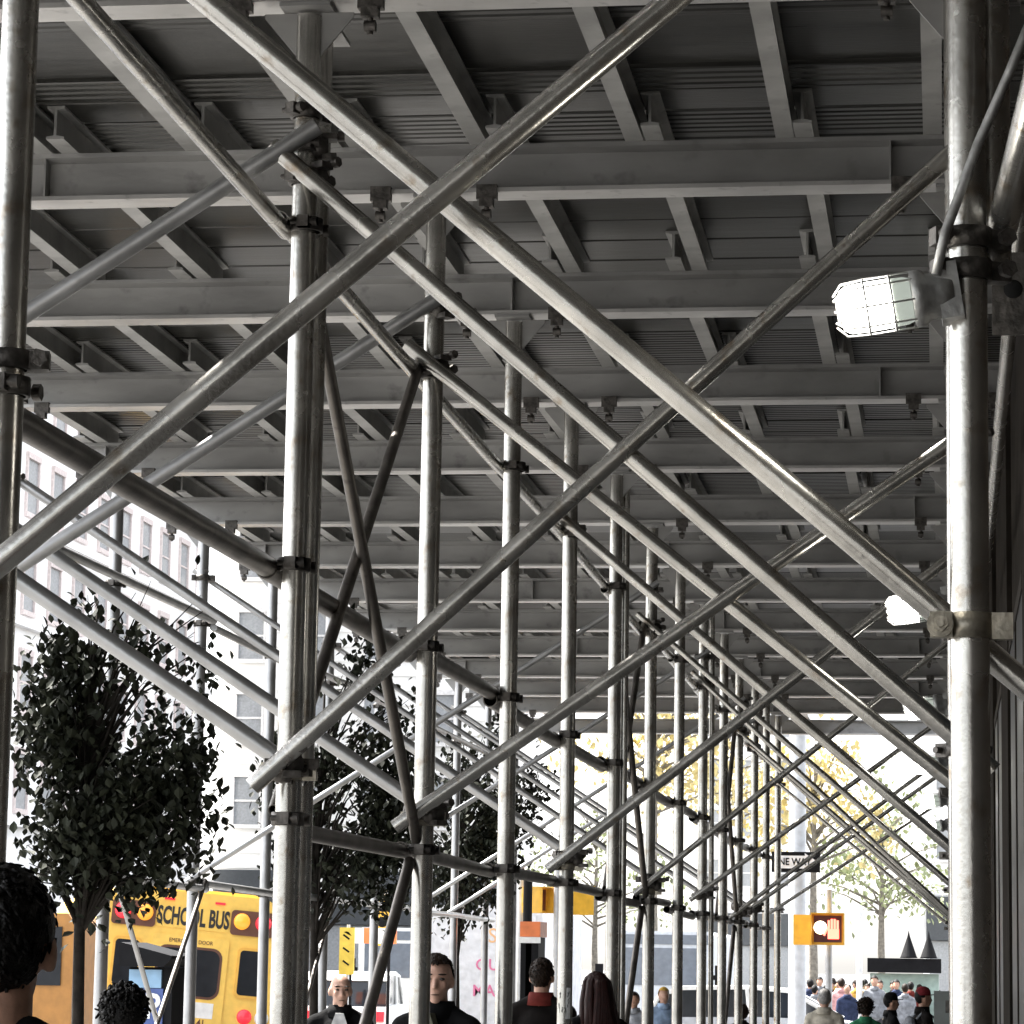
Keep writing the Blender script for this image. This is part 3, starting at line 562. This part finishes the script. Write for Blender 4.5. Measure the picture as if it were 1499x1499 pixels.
P = at(777, 1419, 36); ph = tag(empty('phone_booth', (P.x, 36, 0)), 'narrow black phone booth with orange and white top behind the man in dark jacket', 'phone booth')
link('side_panel', MB().b2((-.11, -.1, 0), (-.05, .5, 2.0)).mesh('side_panel', KDARK), ph); link('side_panel', MB().b2((.02, -.1, 0), (.10, .5, 2.0)).mesh('side_panel', KDARK), ph)
link('top_sign', MB().b2((-.12, -.11, 2.003), (.12, .51, 2.18)).mesh('top_sign', ORNG), ph); link('top_band', MB().b2((-.125, -.115, 1.93), (.125, -.103, 2.0)).mesh('top_band', WHT), ph); link('back_panel', MB().b2((-.045, .45, 0), (.015, .5, 2.0)).mesh('back_panel', WHT), ph)
P = at(508, 1419, 52); yb = tag(empty('yellow_banner_sign', (P.x, 52, 0)), 'tall narrow yellow sign on a pole above the bald man', 'sign')
link('panel', MB().b2((-.14, -.02, 1.45), (.12, .02, 2.25)).mesh('panel', plain('banner_yellow', (.62, .45, .06), .5)), yb); link('pole', MB().tube((0, .05, 0), (0, .05, 2.3), .03, 8).mesh('pole', POLE), yb)
for q in range(3): link('black_mark', MB().box((-.02, -.024, 1.65+.22*q), (.13, .006, .03), Matrix.Rotation(radians(35), 3, 'Y')).mesh('black_mark', KDARK), yb)

P = at(540, 1419, 55); ob = tag(empty('construction_barrier', (P.x, 55, 0)), 'orange and white construction barrier raised on posts behind the bald man', 'barrier')
for q in range(5): link('panel', MB().b2((-.5+.2*q, -.03, 2.0), (-.303+.2*q, .03, 2.28)).mesh('panel', ORNG if q % 2 == 0 else WHT), ob)
for q in (-.35, .35): link('leg', MB().tube((q, .06, 0), (q, .06, 2.3), .03, 8).mesh('leg', KDARK), ob)
# newsstand-like kiosk with cone finials
P = at(1322, 1419, 66); ks = tag(empty('black_kiosk', (P.x, 66, 0)), 'kiosk with black fascia board and two black cone finials behind the crowd', 'kiosk')
link('fascia', MB().b2((-.75, -.1, 1.62), (.8, 1.6, 1.92)).mesh('fascia', KDARK), ks); link('body', MB().b2((-.7, .2, 0), (.75, 1.5, 1.6)).mesh('body', plain('kiosk_glass', (.32, .42, .38), .3)), ks)
for q in (.15, .57): link('finial', MB().lathe([(.0, 2.52), (.03, 2.38), (.17, 1.96), (.19, 1.93), (0, 1.925)], c=(q-.03, 0, 0), n=14).mesh('finial', KDARK), ks)
text('NEWS', .16, SIGNW, link('sign_plate', MB().b2((-.62, -.112, 1.66), (-.2, -.101, 1.88)).mesh('sign_plate', KDARK), ks), (-.4, -.115, 1.77), (pi/2, 0, 0)) if False else None
# ------------------------------------------------------------------ vehicles
CARG = plain('car_glass', (.015, .018, .022), .06); TYRE = plain('tyre', (.02, .02, .02), .8)
def carbody(name, loc, rz, label, body, roof, hgt=1.55, L=4.6, w=.9, group=None):
    c = tag(empty(name, loc, rz), label, 'car', group)
    prof = [(-L/2, .35), (-L/2+.03, .75), (-L/2+.12, .98), (-L*.13-1.05, 1.02), (-L*.02, 1.0)]
    lo = [(-L/2, .32), (-L/2-.02, .62), (-L/2+.1, .98), (-.2, 1.02), (L*.22, 1.0), (L/2-.25, .86), (L/2, .66), (L/2, .32)]
    link('body', MB().prism(lo, -w, w, 'Y').mesh('body', body), c)
    cab = [(-L/2+.2, .985), (-L/2+.42, hgt-.12), (-L/2+.75, hgt-.02), (-.3, hgt), (.35, hgt-.05), (L*.27, 1.005)]
    link('cabin_glass', MB().prism([(x*.985, z-.02) for x, z in cab], -w*.86, w*.86, 'Y').mesh('cabin_glass', CARG), c)
    rf = MB().prism([(-L/2+.40, hgt-.14), (-L/2+.72, hgt-.01), (-.3, hgt+.02), (.37, hgt-.04), (.33, hgt-.09), (-.3, hgt-.04), (-L/2+.8, hgt-.07), (-L/2+.5, hgt-.17)], -w*.88, w*.88, 'Y')
    link('roof', rf.mesh('roof', roof), c)
    for sx in (-1, 1):
        for (xa, za, xb, zb_) in ((.34, hgt-.06, L*.265, 1.0), (-.35, hgt-.02, -.30, 1.0), (-L/2+.45, hgt-.12, -L/2+.22, .98)):
            link('pillar', MB().tube((xa, sx*w*.865, za), (xb, sx*w*.89, zb_), .035, 6).mesh('pillar', roof), c)
        for xx in (-L*.29, L*.30):
            wl_ = link('wheel', MB().lathe([(0, -.1), (.2, -.1), (.32, -.09), (.335, 0), (.32, .09), (.2, .1), (0, .1)], n=18, axis='Y').mesh('wheel', TYRE), c, (xx, sx*(w-.08), .335))
            link('rim', MB().lathe([(0, -.112), (.19, -.105), (.2, .105), (0, .112)], n=10, axis='Y').mesh('rim', CHR), wl_)
        link('headlight', MB().b2((L/2-.12, sx*w*.6-.15, .66), (L/2+.01, sx*w*.6+.15, .78)).mesh('headlight', WHT), c)
        link('tail_lamp', MB().b2((-L/2-.025, sx*w*.7-.12, .72), (-L/2+.08, sx*w*.7+.12, .9)).mesh('tail_lamp', REDL), c)
    return c
P = at(1120, 1419, 49.5); carbody('white_suv', (P.x, 51.2, -.13), 0, 'white roofed car crossing the street behind the beige jacket man', plain('car_silver', (.5, .52, .56), .25, .3), WHT, 1.5, 4.4)
P = at(565, 1419, 60); carbody('white_car', (P.x-.2, 58, -.13), radians(95), 'white car in the avenue behind the slanted brace and bald man', WHT, WHT, 1.6, 4.5)
VANG = plain('van_glass', (.13, .15, .18), .15)
def van(name, px, Y, w, h, L, label, m, screen=True, graf=False, rz=0.):
    P = at(px, 1419, Y); v = tag(empty(name, (P.x, Y, -.13), rz), label, 'truck', None)
    link('box_body', MB().prism([(-w/2, .6), (w/2, .6), (w/2, h-.08), (w/2-.08, h), (-w/2+.08, h), (-w/2, h-.08)], 0, L, 'Y').mesh('box_body', m), v)
    if screen:
        link('windscreen', MB().b2((-w/2+.15, -.02, h*.55), (w/2-.15, -.001, h*.86)).mesh('windscreen', VANG), v); link('header_panel', MB().b2((-w/2+.1, -.025, h*.89), (w/2-.1, -.001, h*.97)).mesh('header_panel', VANG), v)
        for sx in (-1, 1):
            link('headlight', MB().b2((sx*w*.38-.12, -.03, .85), (sx*w*.38+.12, -.001, 1.0)).mesh('headlight', WHT), v)
            mr = link('mirror', MB().b2((sx*(w/2+.05), -.1, h*.55), (sx*(w/2+.22), -.04, h*.72)).b2((sx*w/2, -.08, h*.6), (sx*(w/2+.06), -.05, h*.64)).mesh('mirror', KDARK), v)
    link('bumper', MB().b2((-w/2, -.15, .4), (w/2, .0, .62)).mesh('bumper', KDARK), v)
    for sx in (-1, 1):
        for yy in (.9, L-.9): link('wheel', MB().lathe([(0, -.13), (.3, -.13), (.42, -.1), (.43, .1), (.3, .13), (0, .13)], n=16, axis='X').mesh('wheel', TYRE), v, (sx*(w/2-.15), yy, .43))
    if graf:
        GP = plain('graffiti_pink', (.62, .16, .3), .5); GO = plain('graffiti_ochre', (.7, .4, .2), .5)
        link('roller_door', MB().b2((-w/2+.1, -.02, .75), (w/2-.1, -.001, h-.15)).mesh('roller_door', m), v)
        text('QUE', .26, GP, v, (.22, -.024, 1.78), (pi/2, 0, 0), .003); text('MAKE', .26, GP, v, (.25, -.024, 1.36), (pi/2, 0, 0), .004); text('Sr', .34, GO, v, (.3, -.024, 2.25), (pi/2, 0, 0), .0)
    return v
van('box_truck', 700, 50, 2.1, 2.75, 5.5, 'white box truck with pink graffiti lettering behind the thin tree trunk', plain('truck_white', (.62, .63, .66), .5), False, True)
van('city_bus', 965, 66, 2.3, 2.55, 9, 'grey and white bus front with dark windscreen behind the far posts', plain('bus_grey', (.55, .58, .62), .4))
van('delivery_van', 585, 72, 2.0, 2.6, 5, 'white van with dark windscreen beyond the third middle-row post', WHT)
# ------------------------------------------------------------------ people
SKIN = mat('skin', (.46, .26, .18), .55, 0, .14, 26, .1, 120); SKIN2 = mat('skin_light', (.52, .31, .23), .55, 0, .14, 26, .1, 120)
HAIRB = mat('black_hair', (.004, .0035, .003), .5, 0, .3, 60, .6, 160, spec=.15); HAIRBR = mat('brown_hair', (.018, .010, .006), .5, 0, .3, 60, .5, 160, spec=.15); HAIRA = mat('auburn_hair', (.022, .006, .0045), .45, 0, .3, 40, .5, 120, spec=.15, stretch=(3, 3, .4)); HAIRG = mat('grey_hair', (.3, .29, .28), .6, 0, .2, 60, .5, 160)
EYE_M = plain('eye', (.03, .02, .015), .2); DKT = plain('dark_trousers', (.03, .032, .04), .8); SHOE = plain('shoe', (.02, .018, .016), .5)
def cloth(n, c): return mat(n, c, .9, 0, .15, 14, .35, 30, spec=.12)
def cap(mb, p, q, r1, r2, n=10):
    p, q = Vector(p), Vector(q); mb.tube(p, q, r1, n, r2); mb.ell(p, (r1,)*3, n, 6); mb.ell(q, (r2,)*3, n, 6)
def mods(o, vox, it=6):
    r = o.modifiers.new('remesh', 'REMESH'); r.mode = 'VOXEL'; r.voxel_size = vox; r.use_smooth_shade = True
    s = o.modifiers.new('smooth', 'SMOOTH'); s.iterations = it; s.factor = .5
def person(x, y, rz, h, label, coat, hair='short', hm=HAIRB, skin=SKIN, vox=.016, cat='person', trousers=DKT, capm=None, pack=None, collar=None, shirt=None, cdz=0., stride=.12, group=None, bagstrap=False, z=0., headturn=0.):
    k = h/1.76
    o = tag(empty('person', (x, y, z), rz), label, cat, group); o.scale = (k, k, k)
    b = MB(); HR = Matrix.Rotation(headturn, 3, 'Z')
    def hp(v): q = HR @ Vector(v[:2]+(0,)); return (q.x, q.y, v[2])
    b.ell((0, -.008, 1.66), (.077, .098, .098), 16, 12, HR); b.ell(hp((0, .022, 1.592)), (.057, .068, .072), 14, 10, HR); b.ell(hp((0, .05, 1.54)), (.03, .035, .025), 10, 8, HR)
    cap(b, hp((0, .088, 1.645)), hp((0, .112, 1.607)), .011, .015); b.ell(hp((0, .09, 1.6)), (.024, .016, .011), 8, 6, HR)
    b.ell(hp((0, .082, 1.668)), (.058, .018, .012), 10, 6, HR); b.ell(hp((0, .083, 1.566)), (.027, .013, .009), 8, 6, HR)
    for sx in (-1, 1):
        b.ell(hp((sx*.04, .068, 1.615)), (.024, .022, .022), 8, 6, HR); b.ell(hp((sx*.08, -.008, 1.628)), (.013, .026, .034), 8, 8, HR)
    cap(b, (0, -.025, 1.40), (0, -.008, 1.58), .06, .055)
    b.ell((0, 0, 1.26), (.165, .105, .2), 14, 10); b.ell((0, .005, 1.04), (.145, .105, .17), 14, 10); b.ell((0, -.01, .92), (.16, .115, .12), 14, 10); cap(b, (-.16, -.01, 1.40), (.16, -.01, 1.40), .055, .055)
    hands = MB()
    arms = []
    for sx in (-1, 1):
        sh, el, wr = (sx*.185, -.01, 1.39), (sx*.235, -.04, 1.11), (sx*.225, .08+sx*stride*.3, .88)
        arms.append((sh, el, wr)); cap(b, sh, el, .05, .04); cap(b, el, wr, .04, .027)
        wv = Vector(wr); b.ell(wv+Vector((0, .025, -.06)), (.016, .038, .05), 8, 8)
        for q in range(4):
            a = wv+Vector((0, -.006+.021*q, -.095)); m_ = a+Vector((-sx*.006, .004, -.035)); e = m_+Vector((-sx*.014, .003, -.028+.004*abs(q-1.5))); hands.path([a, m_, e], [.0085, .008, .006], 6)
        hands.path([wv+Vector((0, .05, -.04)), wv+Vector((-sx*.01, .075, -.07)), wv+Vector((-sx*.015, .08, -.10))], [.011, .009, .007], 6)
    legs = []
    for sx in (-1, 1):
        hip, kn, an = (sx*.09, 0, .9), (sx*.1, sx*stride*.6+.03, .5), (sx*.1, sx*stride*1.2-.02, .09)
        legs.append((hip, kn, an)); cap(b, hip, kn, .08, .055); cap(b, kn, an, .052, .036); cap(b, (an[0], an[1], .05), (an[0], an[1]+.13, .035), .04, .03)
    body = link('body', b.mesh('body', skin), o); mods(body, vox*.8 if vox < .02 else vox, 3)
    link('fingers', hands.mesh('fingers', skin), o)
    j = MB(); j.ell((0, -.005, 1.26), (.195, .135, .215), 16, 10); j.ell((0, 0, 1.03), (.18, .14, .2), 16, 10); j.ell((0, -.01, .88), (.185, .145, .12), 14, 8); cap(j, (-.165, -.015, 1.405), (.165, -.015, 1.405), .068, .068)
    for sx in (-1, 1): cap(j, (sx*.15, -.02, 1.42), (sx*.045, -.03, 1.485), .055, .05)
    for sh, el, wr in arms: cap(j, sh, el, .072, .058); cap(j, el, wr, .058, .042)
    jk = link('jacket', j.mesh('jacket', coat), o); mods(jk, vox*1.2, 4)
    cl = MB().lathe([(.075, 1.44), (.105, 1.445), (.098, 1.49), (.084, 1.535), (.074, 1.53), (.068, 1.46)], c=(0, -.02, 0), n=18)
    link('collar', cl.mesh('collar', collar or coat), o, (0, 0, cdz))
    if shirt:
        link('shirt_front', MB().prism([(-.03, 1.475), (-.07, 1.36), (-.085, 1.0), (.085, 1.0), (.07, 1.36), (.03, 1.475)], .08, .143, 'Y').mesh('shirt_front', shirt[0]), o)
        if len(shirt) > 1:
            for q in range(7): link('stripe', MB().b2((-.062+.019*q, .1431, 1.0), (-.054+.019*q, .1455, 1.37)).mesh('stripe', shirt[1]), o)
    t = MB(); t.ell((0, -.01, .9), (.165, .12, .11), 12, 8)
    for hip, kn, an in legs: cap(t, hip, kn, .092, .07); cap(t, kn, (an[0], an[1], .1), .068, .055)
    tr = link('trousers', t.mesh('trousers', trousers), o); mods(tr, vox*1.3, 3)
    for hip, kn, an in legs: link('shoe', MB().ell((an[0], an[1]+.06, .05), (.048, .14, .05), 12, 6).mesh('shoe', SHOE), o)
    if vox < .025:
        for sx in (-1, 1):
            link('eye', MB().ell(hp((sx*.034, .0865, 1.645)), (.015, .007, .0075), 8, 6, HR).mesh('eye', EYE_M), o)
            link('eyebrow', MB().ell(hp((sx*.036, .0965, 1.668)), (.022, .006, .005), 8, 6, HR).mesh('eyebrow', hm), o)
        link('mouth', MB().ell(hp((0, .0955, 1.566)), (.023, .004, .003), 8, 6, HR).mesh('mouth', EYE_M), o)
    rng = random.Random(int(x*1000)+int(y*77))
    hb = MB()
    if hair in ('short', 'curly', 'long', 'thin'):
        n, m_ = 26, 18; vs = []; ids = {}
        e = {'short': .010, 'curly': .03, 'long': .022, 'thin': .006}[hair]
        R3 = Vector((.077+e, .1+e, .1+e))
        for a in range(m_+1):
            tt = pi*a/m_
            for c_ in range(n):
                v = Vector((R3.x*sin(tt)*cos(2*pi*c_/n), R3.y*sin(tt)*sin(2*pi*c_/n), R3.z*cos(tt)))
                fr_ = v.y/R3.y
                lim = .048 if fr_ > .15 else (-.03 if fr_ > -.25 else -.115)
                if hair == 'thin': lim += .02
                if v.z > lim-rng.uniform(0, .012): ids[(a, c_)] = len(vs); vs.append(hp(tuple(v+Vector((0, -.01, 1.665))+Vector((rng.gauss(0, 1), rng.gauss(0, 1), rng.gauss(0, 1)))*e*.13)))
        fs = []
        for a in range(m_):
            for c_ in range(n):
                q = [(a, c_), (a+1, c_), (a+1, (c_+1) % n), (a, (c_+1) % n)]
                if all(i_ in ids for i_ in q): fs.append([ids[i_] for i_ in q])
        hb.add(vs, fs, True)
        if hair == 'curly':
            for q in range(620):
                d = Vector((rng.gauss(0, 1), rng.gauss(0, 1)-.25, rng.gauss(0, 1)+.35)).normalized()
                if d.y > .55 and d.z < .45: continue
                r_ = rng.uniform(.006, .013); u_ = rng.uniform(.93, 1.13); a_ = Vector((d.x*.105*u_, d.y*.118*u_-.012, 1.675+d.z*.115*u_)); t1 = Vector((rng.gauss(0, 1), rng.gauss(0, 1), rng.gauss(0, 1)))*.011; hb.path([hp(tuple(a_)), hp(tuple(a_+t1)), hp(tuple(a_+t1*1.3-d*.004))], [r_, r_*.8, r_*.25], 5)
        if hair == 'long':
            for q in range(46):
                a = rng.uniform(-pi*.98, -.02); 
                if sin(a) > .35: continue
                pt = Vector((.03*cos(a), .04*sin(a)-.01, 1.772)); p0 = Vector((.085*cos(a), .107*sin(a)-.01, 1.715)); p1 = Vector((.105*cos(a), .115*sin(a)-.02, 1.58)); p2 = Vector((.12*cos(a)+rng.uniform(-.02, .02), .11*sin(a)-.055, 1.42)); p3 = p2+Vector((rng.uniform(-.02, .02), -.01, -.13+rng.uniform(-.04, .02)))
                hb.path([hp(tuple(pt)), hp(tuple(p0)), hp(tuple(p1)), p2, p3], [.012, .02, .026, .024, .006], 6)
        if hair == 'short' and vox < .02:
            for q in range(420):
                d = Vector((rng.gauss(0, 1), rng.gauss(0, 1)-.3, rng.gauss(0, 1)+.3)).normalized()
                if d.z < (.45 if d.y > .2 else -.2 if d.y > -.3 else -.85): continue
                a_ = Vector((d.x*.086, d.y*.109-.01, 1.665+d.z*.109)); tn = Vector((rng.gauss(0, .35), .25-rng.random()*.5, -.6)); f_ = (tn-d*tn.dot(d))*.026+d*.002
                hb.path([hp(tuple(a_)), hp(tuple(a_+f_*.6)), hp(tuple(a_+f_))], [.0045, .004, .001], 4)
        link('hair', hb.mesh('hair', hm), o)
    if capm:
        cp = MB(); n = 18
        cp.lathe([(.098, 1.675), (.1, 1.70), (.094, 1.735), (.07, 1.77), (.03, 1.787), (0, 1.79)], n=n)
        c1 = link('cap', cp.mesh('cap', capm), o, (0, -.008, 0), (0, 0, headturn))
        link('cap_brim', MB().prism([(-.075, .06), (-.07, .12), (-.04, .165), (0, .178), (.04, .165), (.07, .12), (.075, .06)], 1.678, 1.688, 'Z').mesh('cap_brim', capm), c1)
    if pack:
        link('backpack', MB().ell((0, -.19, 1.2), (.15, .09, .22), 14, 10).mesh('backpack', pack), o)
        for sx in (-1, 1): link('strap', MB().path([(sx*.1, -.13, 1.38), (sx*.11, -.03, 1.485), (sx*.115, .10, 1.40), (sx*.13, .13, 1.2), (sx*.15, .06, 1.05)], .016, 6).mesh('strap', pack), o)
    return o
BLKC = cloth('black_coat', (.005, .005, .0055)); DARKJ = cloth('dark_jacket', (.007, .0055, .005)); BEIGE = cloth('beige_jacket', (.50, .46, .38)); GREEN = cloth('green_jacket', (.04, .20, .10)); GREYJ = cloth('grey_jacket', (.22, .23, .25)); REDC = cloth('red_cap', (.16, .02, .025)); RED2 = cloth('maroon_collar', (.14, .025, .02)); NAVY = cloth('navy', (.03, .04, .08)); OLIVE = cloth('olive_shirt', (.12, .12, .09)); WSH = cloth('white_shirt', (.7, .7, .7)); TEAL = cloth('pale_blue', (.3, .4, .55)); MUST = cloth('mustard', (.45, .28, .06))
def ppl(px, Y, top, rz, label, coat, **kw):
    P = at(px, top, Y); h = P.z
    return person(P.x, Y, radians(rz), h/1.005 if kw.get('hair') != 'curly' else h/1.03, label, coat, **kw)
ppl(8, 5.1, 1270, 12, 'near man seen from behind with short black hair, cut off by the left edge', BLKC, hair='short', vox=.012, collar=RED2, headturn=-.05, cdz=-.055)
ppl(182, 13., 1436, 10, 'person with dark curly hair seen from behind, second head from the left', BLKC, hair='curly', hm=HAIRB, vox=.016)
ppl(499, 20.5, 1424, 190, 'bald man in black coat and striped shirt walking towards the camera', BLKC, hair=None, skin=SKIN2, vox=.013, shirt=(WSH, BLKC), headturn=.15)
ppl(640, 15.2, 1397, 165, 'man with short brown hair in open dark coat walking towards the camera', BLKC, hair='short', hm=HAIRBR, skin=SKIN2, vox=.013, shirt=(OLIVE,), headturn=.35)
ppl(794, 21, 1403, -6, 'man with short hair and maroon collar in dark leather jacket seen from behind', DARKJ, hair='short', hm=HAIRBR, vox=.015, collar=RED2)
ppl(872, 19.8, 1426, 30, 'woman with long auburn hair in black, seen from behind beside the dark jacket man', BLKC, hair='long', hm=HAIRA, skin=SKIN2, vox=.015)
ppl(1207, 33, 1447, -5, 'grey-haired man in a beige jacket seen from behind', BEIGE, hair='short', hm=HAIRG, skin=SKIN2, vox=.022)
ppl(1267, 34, 1459, 5, 'curly brown-haired person in a green jacket seen from behind', GREEN, hair='curly', hm=HAIRBR, vox=.022)
ppl(1305, 35.5, 1454, -75, 'man in black cap and black jacket in profile', BLKC, hair='short', hm=HAIRB, vox=.022, capm=BLKC)
ppl(1352, 33.5, 1446, -70, 'bearded man in a red cap with grey backpack straps', DARKJ, hair='short', hm=HAIRB, vox=.022, capm=REDC, pack=GREYJ)
ppl(928, 36, 1452, 170, 'person in a pale grey top behind the sixth middle-row post', GREYJ, hair='short', hm=HAIRBR, vox=.025)
ppl(972, 37, 1445, 200, 'blond person in a light blue jacket between far middle-row posts', TEAL, hair='short', hm=MUST, vox=.025)
ppl(1085, 36, 1468, 20, 'person with brown hair and dark coat in front of the white car', DARKJ, hair='curly', hm=HAIRBR, vox=.025)
crowd = [(1186, 62, 1433, NAVY, 'black', 'dark-haired walker in navy left of the crowd, by the pale pole'), (1216, 64, 1436, BLKC, 'black', 'walker in black behind the beige jacket man'), (1232, 62, 1432, cloth('pink_top', (.55, .3, .3)), 'fair', 'walker in a pink top at mid crowd'), (1240, 58, 1441, NAVY, 'bald', 'bald walker in navy in front of the pink top'), (1255, 63, 1433, MUST, 'fair', 'walker in a mustard coat beside the slim white post'), (1280, 60, 1428, GREYJ, 'black', 'tall dark-haired walker in grey under the black fascia'), (1270, 66, 1440, WSH, 'fair', 'walker in white behind the grey one'), (1312, 63, 1434, NAVY, 'black', 'dark-haired walker in navy right of mid crowd'), (1325, 60, 1440, GREYJ, 'fair', 'fair-haired walker in grey near the red cap man'), (1333, 64, 1437, RED2, 'black', 'walker in maroon behind the red cap man'), (1346, 66, 1441, BLKC, 'fair', 'walker in black at the right end of the crowd'), (1200, 66, 1430, GREYJ, 'black', 'walker in grey in front of the yellow foliage'), (1298, 68, 1438, WSH, 'black', 'dark-haired walker in white behind the black cap man')]
for (px, Y, top, ct, hh, lab) in crowd:
    ppl(px, Y, top, random.choice((0, 180, 170, 10)), lab, ct, hair=None if hh == 'bald' else 'short', hm={'black': HAIRB, 'fair': HAIRBR, 'bald': HAIRB}[hh], vox=.035, group='crowd beyond the crossing')
cols = [NAVY, BLKC, GREYJ, WSH, DARKJ, TEAL, MUST, BEIGE]
crng = random.Random(21); cname = ['navy', 'black', 'grey', 'white', 'dark brown', 'pale blue', 'mustard', 'beige']
OR2 = ['first']+ORD[1:]+['nineteenth', 'twentieth', 'twenty-first', 'twenty-second', 'twenty-third', 'twenty-fourth', 'twenty-fifth', 'twenty-sixth']
for q in range(26):
    px = 1176+7.6*q+crng.uniform(-3, 3); Y = crng.uniform(60, 78)
    o_ = ppl(px, Y, crng.uniform(1430, 1443), crng.choice((0, 180, 200, -20)), f'small distant walker in {cname[q % 8]}, {OR2[q]} from the left in the far crowd', cols[q % 8], hair='short', hm=crng.choice((HAIRB, HAIRBR)), vox=.045, group='far walkers beyond the crossing')
# sticker on the fifth middle-row post
sk = tag(empty('post_sticker', (XL, FY(4), 1.47)), 'pale sticker with black scribbled marks on the fifth middle-row post', 'sticker')
n = 10; vs = []
for a in range(n+1):
    t_ = -pi/2-.9+1.8*a/n
    for z_ in (-.09, .09): vs.append(((D+.0012)*cos(t_), (D+.0012)*sin(t_), z_))
link('paper', MB().add(vs, [(2*a, 2*a+2, 2*a+3, 2*a+1) for a in range(n)], True).mesh('paper', WSH), sk)
sm = MB()
for q in range(14):
    a0 = -pi/2+random.uniform(-.7, .7); z0 = random.uniform(-.06, .05); r_ = D+.002
    sm.path([(r_*cos(a0+t_*random.uniform(-.2, .3)), r_*sin(a0+t_*.1), z0+t_*.03) for t_ in (0, .5, 1)], .0022, 4)
link('scribble', sm.mesh('scribble', BLK), sk)
